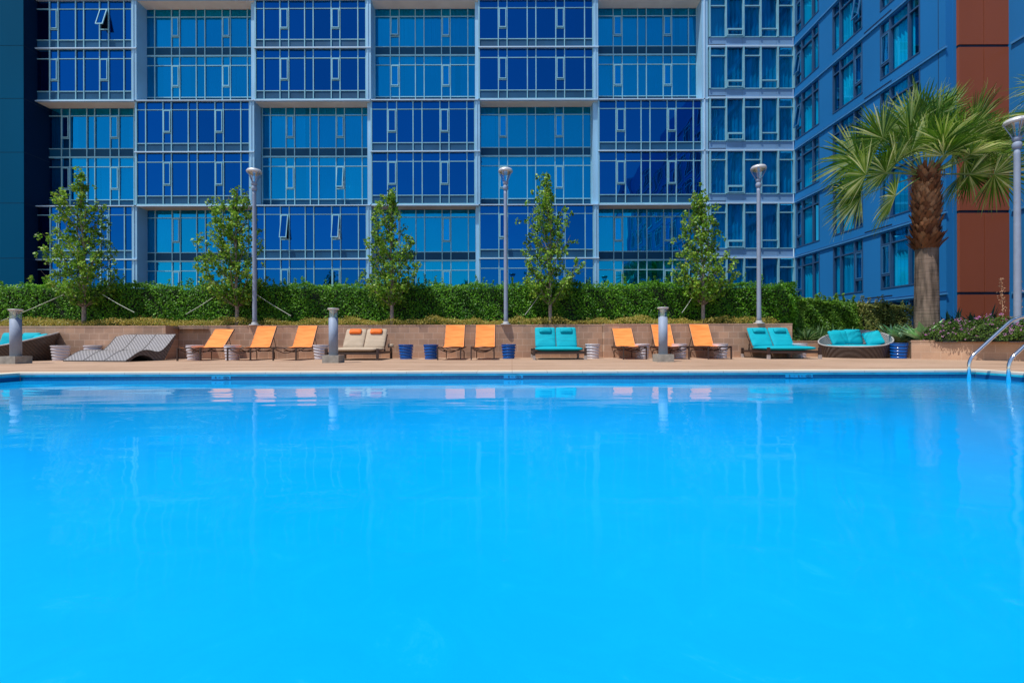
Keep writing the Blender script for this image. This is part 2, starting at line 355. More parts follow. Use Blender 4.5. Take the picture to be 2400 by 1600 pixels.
def watermat():
    m, nt, b, L = newmat('pool_water')
    f = noise(nt, .22, 2, objco(nt))
    c = ramp(nt, f, [(.3, (.0,.325,.78)), (.7, (.008,.375,.88))])
    mo = N(nt, 'ShaderNodeTexNoise'); mo.inputs['Scale'].default_value = 3.2; mo.inputs['Detail'].default_value = 8; mo.inputs['Roughness'].default_value = .75; mo.inputs['Distortion'].default_value = 1.5; L.new(objco(nt), mo.inputs['Vector'])
    c = mixc(nt, 1, c, ramp(nt, mo.outputs[0], [(.42, (.96,.96,.97)), (.60, (1.0,1.0,1.0)), (.72, (4.0,1.08,1.0))]), 'MULTIPLY')
    b.inputs['Roughness'].default_value = .06; b.inputs['IOR'].default_value = 1.33; b.inputs['Specular IOR Level'].default_value = .4
    L.new(c, b.inputs['Base Color'])
    # ripples: gentle everywhere, livelier towards the right far corner by the handrails
    co = objco(nt)
    a = noise(nt, 1.1, 2, objco(nt, (.6,1.6,1))); d = noise(nt, 9, 3, objco(nt, (1,1.8,1)))
    sp = N(nt, 'ShaderNodeSeparateXYZ'); L.new(co, sp.inputs[0])
    mr = N(nt, 'ShaderNodeMapRange'); L.new(sp.outputs[0], mr.inputs[0]); mr.inputs[1].default_value = 2.5; mr.inputs[2].default_value = 8
    mr.inputs[3].default_value = .035; mr.inputs[4].default_value = .8
    q = N(nt, 'ShaderNodeMath', operation='MULTIPLY'); L.new(d, q.inputs[0]); L.new(mr.outputs[0], q.inputs[1])
    s = N(nt, 'ShaderNodeMath', operation='ADD'); L.new(a, s.inputs[0]); L.new(q.outputs[0], s.inputs[1])
    bump(nt, b, s.outputs[0], 1.0, .009)
    # body of water scatters blue light; the mirror part grows towards grazing angles
    df = N(nt, 'ShaderNodeBsdfDiffuse'); L.new(c, df.inputs[0])
    gl = N(nt, 'ShaderNodeBsdfGlossy'); gl.inputs['Roughness'].default_value = .015; gl.inputs[0].default_value = (.74,1,.97,1)
    bn = b.inputs['Normal'].links[0].from_socket; L.new(bn, gl.inputs['Normal'])
    fr = N(nt, 'ShaderNodeFresnel'); fr.inputs[0].default_value = 1.33
    mr2 = N(nt, 'ShaderNodeMapRange'); L.new(fr.outputs[0], mr2.inputs[0]); mr2.inputs[1].default_value = .06; mr2.inputs[2].default_value = .60
    mr2.inputs[3].default_value = .0; mr2.inputs[4].default_value = .74
    pw_ = N(nt, 'ShaderNodeMath', operation='POWER'); L.new(mr2.outputs[0], pw_.inputs[0]); pw_.inputs[1].default_value = 1.45
    mx = N(nt, 'ShaderNodeMixShader'); L.new(pw_.outputs[0], mx.inputs[0])
    L.new(df.outputs[0], mx.inputs[1]); L.new(gl.outputs[0], mx.inputs[2]); L.new(mx.outputs[0], nt.nodes['Material Output'].inputs[0])
    return m
M['water'] = watermat()

# ------------------------------------------------------------------ ground, pool, deck
XL, XR, YF, YN = -8.53, 8.03, 7.88, -7.0; WZ = -0.134
def ring(name, mat, z, x0, x1, y0, y1, X0, X1, Y0, Y1, t=0):
    """sheet X0..X1 x Y0..Y1 with a hole x0..x1 x y0..y1"""
    b = MB()
    for (a, c, d, e) in ((X0,x0,Y0,Y1),(x1,X1,Y0,Y1),(x0,x1,Y0,y0),(x0,x1,y1,Y1)):
        if t: b.box(a, c, d, e, z-t, z)
        else: b.quad((a,d,z),(c,d,z),(c,e,z),(a,e,z))
    return tag(b.build(name, mat), kind='structure')
cw = .34
ring('ground', M['deck'], -.012, XL-.1, XR+.1, YN-.1, YF+.1, -500, 500, -500, 500)
ring('pool_deck', M['deck'], 0, XL-cw, XR+cw, YN-cw, YF+cw, -22, 16, -16, 17)
ring('pool_coping', M['coping'], .006, XL, XR, YN, YF, XL-cw, XR+cw, YN-cw, YF+cw, .032)
b = MB(); zb = -1.35
b.quad((XL,YF+.02,zb),(XR,YF+.02,zb),(XR,YF+.02,-.028),(XL,YF+.02,-.028)); b.quad((XL-.02,YN,zb),(XL-.02,YF+.02,zb),(XL-.02,YF+.02,-.028),(XL-.02,YN,-.028))
b.quad((XR+.02,YN,zb),(XR+.02,YF+.02,zb),(XR+.02,YF+.02,-.028),(XR+.02,YN,-.028)); b.quad((XL,YN-.02,zb),(XR,YN-.02,zb),(XR,YN-.02,-.028),(XL,YN-.02,-.028))
b.quad((XL-.1,YN-.1,zb),(XR+.1,YN-.1,zb),(XR+.1,YF+.1,zb),(XL-.1,YF+.1,zb))
tag(b.build('pool_basin', M['shell']), kind='structure')
b = MB(); nx, ny = 40, 36
b.quad((XL-.02,YN-.02,WZ),(XR+.02,YN-.02,WZ),(XR+.02,YF+.019,WZ),(XL-.02,YF+.019,WZ))
tag(b.build('water', M['water']), kind='structure')
b = MB()
b.quad((XL,YF+.012,-.42),(XR,YF+.012,-.42),(XR,YF+.012,-.062),(XL,YF+.012,-.062))
tb = tag(b.build('pool_tile_band', M['tile']), kind='structure')
b = MB(); b.quad((XL+.012,YN,-.42),(XL+.012,YF,-.42),(XL+.012,YF,-.062),(XL+.012,YN,-.062)); b.quad((XR-.012,YN,-.42),(XR-.012,YF,-.42),(XR-.012,YF,-.062),(XR-.012,YN,-.062))
tag(b.build('pool_tile_band', M['tile']), kind='structure')
b = MB(); b.quad((XL,YF+.006,-.062),(XR,YF+.006,-.062),(XR,YF+.006,-.026),(XL,YF+.006,-.026))
b.quad((XL+.006,YN,-.062),(XL+.006,YF,-.062),(XL+.006,YF,-.026),(XL+.006,YN,-.026)); b.quad((XR-.006,YN,-.062),(XR-.006,YF,-.062),(XR-.006,YF,-.026),(XR-.006,YN,-.026))
tag(b.build('pool_edge_strip', M['tile_teal']), kind='structure')
# depth markers set in the tile band
def textmesh(name, s, size, loc, mat, parent):
    cu = bpy.data.curves.new('t', 'FONT'); cu.body = s; cu.size = size; cu.align_x = 'CENTER'; cu.align_y = 'CENTER'; cu.extrude = .0008
    o = bpy.data.objects.new('t', cu); COL.objects.link(o)
    bpy.context.view_layer.update()
    me = bpy.data.meshes.new_from_object(o.evaluated_get(bpy.context.evaluated_depsgraph_get()))
    bpy.data.objects.remove(o)
    rx = Matrix.Rotation(R(90), 4, 'X'); me.transform(Matrix.Translation(loc) @ rx)
    me.materials.clear(); me.materials.append(mat)
    q = bpy.data.objects.new(name, me); COL.objects.link(q); q.parent = parent; return q
def marker(px, wpx, items, label):
    x = PX(px, YF); ww = wpx*YF/F
    t = thing('depth_marker', label, 'depth marker', (x, YF+.008, -.088), 0, 'depth markers in the waterline tiles')
    MB().box(-ww/2, ww/2, -.002, .002, -.0255, .0255).build('tile_plate', M['tile_pale'], t)
    for (dx, kind, s) in items:
        if kind == 'sym':
            b = MB()
            n = 28; out = []; inn = []
            for k in range(n):
                a = 2*PI*k/n; out.append((dx+.052*math.cos(a), -.0034, .022*math.sin(a))); inn.append((dx+.040*math.cos(a), -.0034, .016*math.sin(a)))
            b.add(out+inn, [(k, (k+1)%n, n+(k+1)%n, n+k) for k in range(n)])
            b.box(-.03,.03,-.0038,-.0032,-.002,.002, Matrix.Translation((dx,0,0)) @ Matrix.Rotation(-.35,4,'Y'))
            b.box(-.018,.018,-.0038,-.0032,-.003,.003, Matrix.Translation((dx-.004,0,.001)) @ Matrix.Rotation(.6,4,'Y'))
            b.build('no_diving_symbol', M['ink'], t)
        else: textmesh('lettering', s, kind, (dx, -.004, 0), M['ink'], t)
marker(517.5, 45, [(-.095,.062,'4'),(-.025,.030,'FT'),(.090,'sym',0)], 'depth marker tile below the orange loungers on the left, nearest the left end')
marker(1203, 45, [(-.080,.062,'4'),(-.015,.030,'FT'),(.085,'sym',0)], 'depth marker tile at the middle of the far pool edge')
marker(1873, 64, [(-.165,.058,'3'),(-.08,.022,'FT'),(-.005,.058,'6'),(.05,.022,'IN'),(.165,'sym',0)], 'depth marker tile with two numerals, nearest the handrails')

# ------------------------------------------------------------------ retaining walls and planters
DW, DN = 14.75, 14.2; DQ = 14.5
def wallseg(name, label, p0, p1, z1, th, mat, cap=.05, group=None, cat='wall'):
    p0 = Vector(p0); p1 = Vector(p1); L_ = (p1-p0).length; rz = math.atan2(p1.y-p0.y, p1.x-p0.x)
    t = thing(name, label, cat, (p0.x, p0.y, 0), rz, group)
    MB().box(0, L_, 0, th, -.02, z1-cap).build('block_face', mat, t)
    c = MB().box(-.006, L_+.006, -.006, th, z1-cap+.004, z1); c.build('cap_course', mat, t)
    return t
zt = CAMZ + 40.2/ (F/14.6)
xj1, xj2 = PX(388, DN), PX(1421, DW) - .0
wallseg('block_wall', 'long left length of tan block retaining wall behind the wicker loungers', (-26, DN), (xj1, DN), zt-.02, 1.0, M['wall'])
wallseg('block_wall', 'middle length of block retaining wall behind the orange chairs, set slightly back', (xj1+.01, DW), (PX(1416,DQ)-.01, DW), zt, .4, M['wall'])
wallseg('block_wall', 'short right length of block retaining wall behind the teal double lounger', (PX(1416,DQ), DQ), (PX(1857,DQ), DQ), zt, .5, M['wall'])
wallseg('planter_wall', 'low planter wall behind the round daybed on the right', (PX(1857,DQ)+.02, 15.0), (13.2, 15.0), .525, .3, M['lowwall'])
wallseg('planter_wall', 'low tan block planter wall under the pink flowers', (PX(2136,12.9), 12.9), (17.2, 5.2), .525, .3, M['lowwall'])
b = MB(); b.box(0,.3,0,2.3,-.02,.5)
o = wallseg('planter_wall', 'short side of the low planter wall beside the blue stool', (12.9,15.0), (PX(2136,12.9)+.02,12.92), .51, .3, M['lowwall'])
b = MB(); zs = zt-.12
b.quad((-40,DN+.3,zs),(xj1+1,DN+.3,zs),(xj1+1,29,zs),(-40,29,zs)); b.quad((xj1+1,DW+.1,zs+.01),(PX(1857,DQ)-.05,DW+.1,zs+.01),(PX(1857,DQ)-.05,29,zs+.01),(xj1+1,29,zs+.01))
tag(b.build('planter_soil', M['soil']), kind='structure')
b = MB(); b.add([(PX(1857,DQ)-.04,15.1,.45),(12.9,15.1,.45),(PX(2136,12.9)+.15,12.95,.45),(17.3,5.4,.45),(40,5,.45),(40,27,.45),(PX(1857,DQ)-.04,27,.45)], [tuple(range(7))])
tag(b.build('planter_soil', M['soil']), kind='structure')

# ------------------------------------------------------------------ glass building
FL = [-.7, 2.25, 5.26, 8.37, 11.37, 14.36, 17.29, 20.13, 23.1, 26.1]
DP, DR = 26.05, 26.72
def px_list(l): return [(p-1200)*DP/F for p in l]
COLS = [
 dict(x=px_list([81.6,120,140,181,200,237,258,294,312.5]), s=(1,5), par=0),
 dict(x=px_list([322.7,344.4,385,404.4,444,465,506.5,526,567,587]), s=(2,6), par=1),
 dict(x=px_list([602,621.7,659,679.6,717,737,779,799.5,841.5,860]), s=(2,6), par=0),
 dict(x=px_list([873,910,931.7,970,991,1033,1054,1096,1114]), s=(1,5), par=1),
 dict(x=px_list([1125.5,1170,1190.5,1237.8,1258,1304.6,1325,1372,1391]), s=(1,5), par=0),
 dict(x=px_list([1405,1445,1466.6,1503.6,1524.5,1564.8,1585.7,1626,1645]), s=(1,5), par=1)]
bld = thing('glass_building', 'wide curtain wall building of staggered royal blue and bright blue glass bays behind the hedge', 'building', (0, DR, 0))
def W(y): return y - DR     # local y
cutter = 0
def sash(x0, x1, z0, z1, y, ang, mat_g, par):
    """top-hung vent window in a cell; local to building"""
    Mx = Matrix.Translation((0, y, z1)) @ Matrix.Rotation(-ang, 4, 'X')
    h = z1-z0; b = MB(); t = .045
    for (a,c,d,e) in ((x0,x0+t,-h,0),(x1-t,x1,-h,0),(x0+t,x1-t,-h,-h+t),(x0+t,x1-t,-t,0)):
        b.box(a, c, -.045, .0, d, e, Mx)
    o = b.build('sash', M['frame'], par)
    g = MB(); vs = [Mx @ Vector(p) for p in ((x0+t,-.02,-h+t),(x1-t,-.02,-h+t),(x1-t,-.02,-t),(x0+t,-.02,-t))]
    g.quad(*vs); return o, g
def curtain(xs0, xs1, z0, z1, y, par, amp=.03):
    b = MB(); n = max(4, int((xs1-xs0)/.07)); ph = random.random()*6
    pts = [(xs0+(xs1-xs0)*k/n, y+amp*math.sin(ph+k*1.9)+amp*.5*math.sin(k*.77)) for k in range(n+1)]
    vs = [(x,yy,z0) for x,yy in pts] + [(x,yy,z1) for x,yy in pts]
    b.add(vs, [(k,k+1,n+2+k,n+1+k) for k in range(n)])
    return b
OPEN = {(0,6,5): .28, (2,3,6): .14, (2,2,2): .17, (2,2,6): .17, (4,2,1): .14, (3,6,1): .05}
for ci, c in enumerate(COLS):
    xs = c['x']
    for fi in range(1, 9):
        grp = (fi-1)//2
        proud = ((grp + c['par']) % 2 == 0)
        D = DP if proud else DR; y = W(D); z0 = FL[fi]; z1 = FL[fi+1]
        gm = M['glass_deep'] if proud else M['glass_light']
        b = MB(); t = .030 if proud else .026
        dep = .055
        for xi, x in enumerate(xs):
            tt = t*.9
            b.box(x-tt, x+tt, y-dep, y+.03, z0+.06, z1)
        zt1 = z1-.55; zb1 = z0+.52
        for zz, hh in ((zt1,.022),(zb1,.022)): 
            for k in range(len(xs)-1): b.box(xs[k]+t*.9, xs[k+1]-t*.9, y-dep*.7, y+.03, zz-hh, zz+hh)
        b.box(xs[0], xs[-1], y-.05, y+.02, z0-.03, z0+.06)
        for si in c['s']: b.box(xs[si]+t*.9, xs[si+1]-t*.9, y-dep*.8, y+.03, z0+1.10, z0+1.15)
        wn = b.build('window', M['frame'], bld)
        g = MB(); sp = MB()
        for k in range(len(xs)-1):
            x0, x1 = xs[k], xs[k+1]
            rows = [(zb1, z0+1.12), (z0+1.12, zt1), (zt1, z1)] if k in c['s'] else [(zb1, zt1), (zt1, z1)]
            for ri, (a, d) in enumerate(rows):
                if k in c['s'] and ri == 1:
                    so_, sg = sash(x0+.045, x1-.045, a+.04, d-.05, y-dep*.8, OPEN.get((ci,fi,k), 0.0), gm, wn)
                    sg.build('sash_glass', gm, wn)
                    if OPEN.get((ci,fi,k), 0) > 0: continue
                ja = random.gauss(0,.004); jb = random.gauss(0,.004)
                g.quad((x0,y+ja,a),(x1,y-ja,a),(x1,y-ja+jb,d),(x0,y+ja+jb,d))
            sp.box(x0+.03, x1-.03, y-.012, y+.01, z0+.06, zb1-.03)
        g.build('glass', gm, wn)
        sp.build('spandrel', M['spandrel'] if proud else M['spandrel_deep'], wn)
        # curtains behind the glass
        ct = MB()
        x = xs[0]+.05
        while x < xs[-1]-.6:
            wdt = random.choice((1.6,2.4,3.0,.8)); x2 = min(x+wdt, xs[-1]-.05)
            if random.random() < (.55 if proud else .8):
                q = curtain(x, x2, z0+.1, z1-.08, y+.14+random.random()*.05, wn); ct.add(q.v, q.f)
            x = x2 + random.choice((.0,.03,.3))
        if ct.v: ct.build('curtain', M['curtain'], wn)
        # room behind
        rm = MB(); rm.quad((xs[0],y+1.1,z0),(xs[-1],y+1.1,z0),(xs[-1],y+1.1,z1),(xs[0],y+1.1,z1)); rm.quad((xs[0],y+.02,z1-.04),(xs[-1],y+.02,z1-.04),(xs[-1],y+1.1,z1-.04),(xs[0],y+1.1,z1-.04))
        rm.build('room', M['room'], wn)
# slabs, pilasters, soffits
pil = MB(); cor = MB(); sof = MB(); back = MB()
edges = [c['x'] for c in COLS]
XLb = PX(98, DR)
for ci, c in enumerate(COLS):
    xa = c['x'][0] - .03; xb = c['x'][-1] + .03
    nxt = COLS[ci+1]['x'][0]-.03 if ci < 5 else PX(1652, DP)
    for gi in range(4):
        zlo, zhi = FL[1+2*gi], FL[3+2*gi]; proud = ((gi + c['par']) % 2 == 0)
        if proud:
            # box sides + pilaster on its right edge + top/bottom slabs
            pil = MB(); cor = MB(); sof = MB(); c2 = MB(); c3 = MB(); fn_ = MB()
            if ci > 0: MB().box(xa-.03, xa+.0, W(DP)-.06, W(DR), zlo-.03, zhi).build('box_side', M['pil'], bld)
            xr = xb + (.27 if ci in (0,2,4) else .27)
            pil.box(xb, xr, W(DP)-.09, W(DR), zlo-.03, zhi-.10)
            fn_.box(xb+.09, xb+.13, W(DP)-.12, W(DP)-.091, zlo, zhi-.12)
            lo = xa-.03 if ci else xa
            sof.box(lo, xr, W(DP)-.02, W(DR)-.01, zlo-.10, zlo-.032)
            cor.box(lo, xr+.02, W(DP)-.15, W(DP)-.02, zlo-.10, zlo-.034)
            c2.box(lo, xr+.02, W(DP)-.15, W(DR), zhi-.09, zhi-.035)
            c3.box(lo, xr+.02, W(DP)-.15, W(DP)-.052, FL[2+2*gi]-.035, FL[2+2*gi]+.03)
            pl_ = pil.build('pilaster', M['pil'], bld); fn_.build('fin', M['pil'], pl_); sof.build('soffit', M['soffit'], bld)
            for q_ in (cor, c2, c3): q_.build('cornice', M['cor'], bld)
        else:
            x0 = xa; x1 = nxt
            MB().box(xb, nxt-.035, W(DP)+.10, W(DR)+.05, zlo, zhi-.10).build('reveal_column', M['pil'], bld)
back.box(XLb, PX(1652,DP), W(DR)+1.12, W(DR)+1.3, 0, 26.1)
MB().box(XLb, 16.05, W(DR)-.02, W(DR)+.2, -.02, FL[1]-.12).build('base_wall', M['pil'], bld)
back.build('back_wall', M['room'], bld)
# flush right section next to the wing
DS = 26.0; XC = 16.1
xs = [PX(p, DS) for p in (1664,1702,1743,1783,1823,1860)]
XC = xs[-1] + .05
ys = W(DS)
pw = MB(); pw.box(PX(1646,DS)-.0, PX(1660,DS), ys-.06, W(DR)+.6, -.02, 26.1); pq = pw.build('pilaster', M['pil'], bld); MB().box(PX(1650,DS), PX(1653,DS), ys-.10, ys-.062, -.02, 26.1).build('fin', M['cor'], pq)
for fi in range(1, 9):
    z0, z1 = FL[fi], FL[fi+1]
    z0 -= .0
    b = MB()
    for k, x in enumerate(xs): b.box(x-.04, x+.04, ys-.13, ys+.03, z0+.52, z1-.03)
    for k in range(5):
        zz = z1-.55 if k % 2 == 0 else z0+.98
        b.box(xs[k]+.04, xs[k+1]-.04, ys-.10, ys+.02, zz-.03, zz+.03)
        b.box(xs[k]+.04, xs[k+1]-.04, ys-.09, ys+.02, z0+.50, z0+.55)
    wn = b.build('window', M['frame'], bld)
    g = MB()
    for k in range(5):
        rows = [(z0+.52, z1-.55),(z1-.55, z1)] if k % 2 == 0 else [(z0+.52, z0+.98),(z0+.98, z1)]
        for a, d in rows:
            ja = random.gauss(0,.006); jb = random.gauss(0,.006)
            g.quad((xs[k],ys+ja,a),(xs[k+1],ys-ja,a),(xs[k+1],ys-ja+jb,d),(xs[k],ys+ja+jb,d))
    g.build('glass', M['glass_teal'], wn)
    s = MB(); k = 1; t = .05
    for (a,c2,d,e) in ((xs[k]+.05,xs[k]+.05+t,z0+.57,z0+.94),(xs[k+1]-.05-t,xs[k+1]-.05,z0+.57,z0+.94),(xs[k]+.05+t,xs[k+1]-.05-t,z0+.57,z0+.57+t),(xs[k]+.05+t,xs[k+1]-.05-t,z0+.94-t,z0+.94)): s.box(a,c2,ys-.15,ys-.10,d,e)
    s.build('sash', M['frame'], wn)
    sp = MB()
    for k in range(5): sp.box(xs[k]-.035, xs[k+1]-.045, ys-.05, ys+.02, z0+.05, z0+.50)
    sp.build('spandrel', M['spandrel_light'], wn)
    if fi > 1: MB().box(xs[0]-.02, xs[1]-.02, ys-.056, ys-.045, z0+.09, z0+.13).build('vent_slot', M['joint'], wn)
    q = curtain(xs[0], xs[-1], z0+.1, z1-.06, ys+.14, wn, .03); q.build('curtain', M['curtain'], wn)
    rm = MB(); rm.quad((xs[0],ys+1.2,z0),(xs[-1],ys+1.2,z0),(xs[-1],ys+1.2,z1),(xs[0],ys+1.2,z1)); rm.build('room', M['room'], wn)
    c3 = MB().box(PX(1660,DS), XC, ys-.12, ys+.02, z0-.05, z0+.04); c3.build('cornice', M['cor'], bld)

# ------------------------------------------------------------------ blue panel wing (plane X = XC, running towards the camera)
wing = thing('panel_wing', 'blue metal panel wing with three columns of windows receding beside the palm', 'building', (XC, 0, 0))
wins = [(23.85, 25.8), (20.9, 22.85), (17.95, 19.9)]
YE, YB = 16.9, 26.0
wall = MB(); cn = MB()
ZT = 26.1
def wf(D): return D
for fi in range(0, 9):
    z0, z1 = FL[fi]-.0, FL[fi+1]
    zb_, zt_ = z0+.50, z1-.10
    wall.box(0, .25, YE, YB, z0, zb_); wall.box(0, .25, YE, YB, zt_, z1)
    cuts = [YE] + [v for w_ in sorted(wins) for v in w_] + [YB]
    for k in range(0, len(cuts), 2): wall.box(0, .25, cuts[k], cuts[k+1], zb_, zt_)
    MB().box(-.07, -.002, YE-.07, YB-.14, z0-.035, z0+.035).build('cornice', M['wcor'], wing)
    MB().box(-.03, -.001, YE-.03, YB-.14, z0+.075, z0+.095).build('trim_line', M['wingline'], wing)
    for wi, (ya, yb) in enumerate(wins):
        b = MB(); t = .035; xf = .08
        vs_ = [ya, ya+.52, yb-.52, yb]
        for k, y in enumerate(vs_):
            yy0, yy1 = (y, y+t*1.4) if k == 0 else ((y-t*1.4, y) if k == 3 else (y-t, y+t))
            b.box(-.015, xf+.06, yy0, yy1, zb_, zt_)
        b.box(-.02, xf+.06, ya, yb, zb_, zb_+.05)
        b.box(-.0, xf+.05, ya+.05, yb-.05, zt_-.52, zt_-.46)
        vent = (yb-.52, yb) if wi in (0, 2) else (ya, ya+.52)
        b.box(-.0, xf+.05, vent[0]+.04, vent[1]-.04, zb_+.55, zb_+.62)
        wn = b.build('window', M['wframe'], wing)
        g = MB(); zc = [zb_, zt_-.49, zt_]
        for k in range(3):
            for j in range(2):
                ja = random.gauss(0,.004)
                g.quad((xf+ja,vs_[k],zc[j]),(xf-ja,vs_[k+1],zc[j]),(xf-ja,vs_[k+1],zc[j+1]),(xf+ja,vs_[k],zc[j+1]))
        g.build('glass', M['glass_wing'], wn)
        ang = .16 if ((wi == 1 and fi in (5,6)) or (wi == 0 and fi in (4,5))) else 0
        Mx = Matrix.Translation((xf-.06, 0, zt_-.54)) @ Matrix.Rotation(ang, 4, 'Y'); hh = (zt_-.54)-(zb_+.64)
        s = MB(); a0, a1 = vent[0]+.05, vent[1]-.05
        for (p,q,d,e) in ((a0,a0+.05,-hh,0),(a1-.05,a1,-hh,0),(a0+.05,a1-.05,-hh,-hh+.05),(a0+.05,a1-.05,-.05,0)): s.box(-.03,.02,p,q,d,e,Mx)
        s.build('sash', M['wingline'], wn)
        sg = MB(); sg.quad(*[Mx @ Vector(p) for p in ((-.005,a0+.05,-hh+.05),(-.005,a1-.05,-hh+.05),(-.005,a1-.05,-.05),(-.005,a0+.05,-.05))]); sg.build('sash_glass', M['glass_wing'], wn)
        # curtains: vertical folds
        b = MB(); n = 34; y0c = ya + random.choice((0,.4,.0,.7)); y1c = yb - random.choice((0,0,.35))
        pts = [(y0c+(y1c-y0c)*k/n, .17+.03*math.sin(k*1.7+wi+fi)) for k in range(n+1)]
        zc1 = zt_ - random.choice((0,.0,.25))
        b.add([(x,y,zb_-.1) for y,x in pts]+[(x,y,zc1) for y,x in pts], [(k,k+1,n+2+k,n+1+k) for k in range(n)])
        b.build('curtain', M['curtain'], wn)
        rm = MB(); rm.quad((1.6,ya-.5,zb_-.4),(1.6,yb+.5,zb_-.4),(1.6,yb+.5,zt_+.1),(1.6,ya-.5,zt_+.1)); rm.quad((.26,ya-.4,zt_+.02),(1.6,ya-.4,zt_+.02),(1.6,yb+.4,zt_+.02),(.26,yb+.4,zt_+.02)); rm.build('room', M['room'], wn)
    if fi > 0:
        MB().box(-.012, -.002, 19.3, 20.8, z0+.16, z0+.20).build('vent_slot', M['joint'], wing)
wall.build('panel_wall', M['wing'], wing); 
# panel joints near the end, return wall, and the outer length of wing beyond the pier
j = MB(); j.box(-.004, .0, YE+.28, YE+.30, -.5, ZT); j.build('panel_joint', M['joint'], wing)
e = MB(); e.box(.252, .379, YE-.02, YE+.2, -.7, ZT); e.build('end_return', M['wing'], wing)
XO = 18.35 - XC
MB().box(XO, XO+.3, -19, YE+.2, -.7, ZT).build('outer_wall', M['wing'], wing)
for z in FL[1:9]: MB().box(XO-.06, XO-.002, -19, YE-.23, z-.04, z+.04).build('cornice', M['wcor'], wing)
MB().box(XO-.5, XO+.3, -19.8, -19.01, -.7, ZT+.3).build('end_column', M['cor'], wing)
w_me = MB(); g_me = MB()
for k in (0, .5, 1.45, 1.9): w_me.box(-.05, -.003, k, k+.06, 0, 2.3)
for k in (0, 1.75, 2.24): w_me.box(-.045, -.003, .061, 1.899, k, k+.06)
g_me.box(-.02, -.004, .061, 1.899, .061, 2.239)
first = None
for fi in range(1, 8):
    for k in range(10):
        if first is None:
            first = w_me.build('window', M['cor'], wing); gg = g_me.build('glass', M['spandrel_deep'], first); o_ = first
        else:
            o_ = first.copy(); COL.objects.link(o_); g2 = gg.copy(); COL.objects.link(g2); g2.parent = o_
        o_.location = (XO, -17.5+k*3.0, FL[fi]+.5)
pr = thing('rust_pier', 'rust brown metal clad pier between the blue walls behind the palm', 'pier', (XC, YE, 0))
b = MB(); x0, x1 = .38, 18.35-XC-.0
for i in range(9):
    z0, z1 = FL[i]+.05, FL[i+1]-.05
    b.box(x0, (x0+x1)/2-.012, -.12, .25, z0, z1); b.box((x0+x1)/2+.012, x1, -.12, .25, z0, z1)
b.build('panel', M['rust'], pr)
MB().box(x0+.02, x1-.002, -.09, .24, -.6, ZT).build('joint', M['joint'], pr)
# left tower
tw = thing('dark_tower', 'dark blue panel clad tower at the left edge', 'building', (PX(98,DR), 0, 0))
DT = 25.3; xt = (57-1200)*DT/F - PX(98,DR)
b = MB(); s = MB(); jn = MB()
zl = [-1]+[CAMZ+(800-y+3.4)/(F/DT) for y in (605,476,357,231,107,-15,-137,-260)]
for i in range(len(zl)-1):
    for (a, c) in ((-9,-4.8),(-4.8,-1.0-.0),(-1.0,xt)):
        b.box(a+.012, c-.004, DT, DT+.2, zl[i]+.012, zl[i+1]-.012)
jn.box(-9, xt-.03, DT+.02, DT+.3, -1, zl[-1])
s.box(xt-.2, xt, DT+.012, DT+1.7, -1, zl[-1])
for i in range(len(zl)-1): jn.box(xt+.0, xt+.004, DT+.02, DT+1.7, zl[i]-.012, zl[i]+.012)
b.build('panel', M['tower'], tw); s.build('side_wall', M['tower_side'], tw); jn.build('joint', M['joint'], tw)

# ------------------------------------------------------------------ street lamps and bollard lights
def make_lamp(label, loc):
    t = thing('street_lamp', label, 'lamp', loc, 0, 'tall grey lamps along the planter')
    H = 5.08
    b = MB(); b.lathe([(.072,0.04),(.068,.2),(.057,H-.85),(.055,H-.70)], 20); b.build('pole', M['alu'], t, True)
    b = MB(); b.lathe([(.17,0),(.17,.03),(.10,.04),(.095,.09),(.082,.1)], 20); b.build('base_plate', M['white_alu'], t)
    b = MB(); b.lathe([(.06,H-.72),(.085,H-.68),(.085,H-.60),(.06,H-.56)], 20); b.lathe([(.04,H-.56),(.075,H-.53),(.09,H-.47),(.06,H-.43)], 20); b.build('collar', M['alu'], t, True)
    b = MB()
    for k in range(4):
        a = PI/4 + k*PI/2 + .3
        ca, sa = math.cos(a), math.sin(a)
        b.tube([(.05*ca,.05*sa,H-.52),(.10*ca,.10*sa,H-.40),(.215*ca,.215*sa,H-.16),(.215*ca,.215*sa,H-.06)], .011, 6)
    b.build('bracket', M['alu'], t, True)
    b = MB(); b.lathe([(.05,H-.48),(.10,H-.36),(.19,H-.16)], 24); 
    b.f = [f for f in b.f if len(f) == 4]; b.build('lens', M['clear'], t, True)
    b = MB(); b.lathe([(.0,H-.235),(.07,H-.22),(.15,H-.18),(.195,H-.135)], 24); b.build('reflector', M['reflector'], t, True)
    b = MB(); b.lathe([(.205,H-.15),(.235,H-.12),(.235,H-.10),(.20,H-.04),(.12,H-.01),(.0,H)], 28); b.f = [f for f in b.f if len(f) == 4 or True]; b.build('cap', M['white_alu'], t, True)
    return t
lp = P(597, 757, 14.78); lamp0 = make_lamp('tall grey lamp between the two left trees', (lp.x, 14.78, zt-.005))
for px, lab in ((1186, 'tall grey lamp near the middle of the hedge, beside the blue stools'), (1776, 'tall grey lamp above the right end of the block wall')):
    dup(lamp0, lab, (PX(px-(4 if px > 1400 else 0),14.78), 14.78 if px < 1400 else 14.6, zt-.005))
dup(lamp0, 'tall grey lamp cut by the right edge, rising from the pink flowers', (PX(2385,11.4), 11.4, .55), sc=1.09)
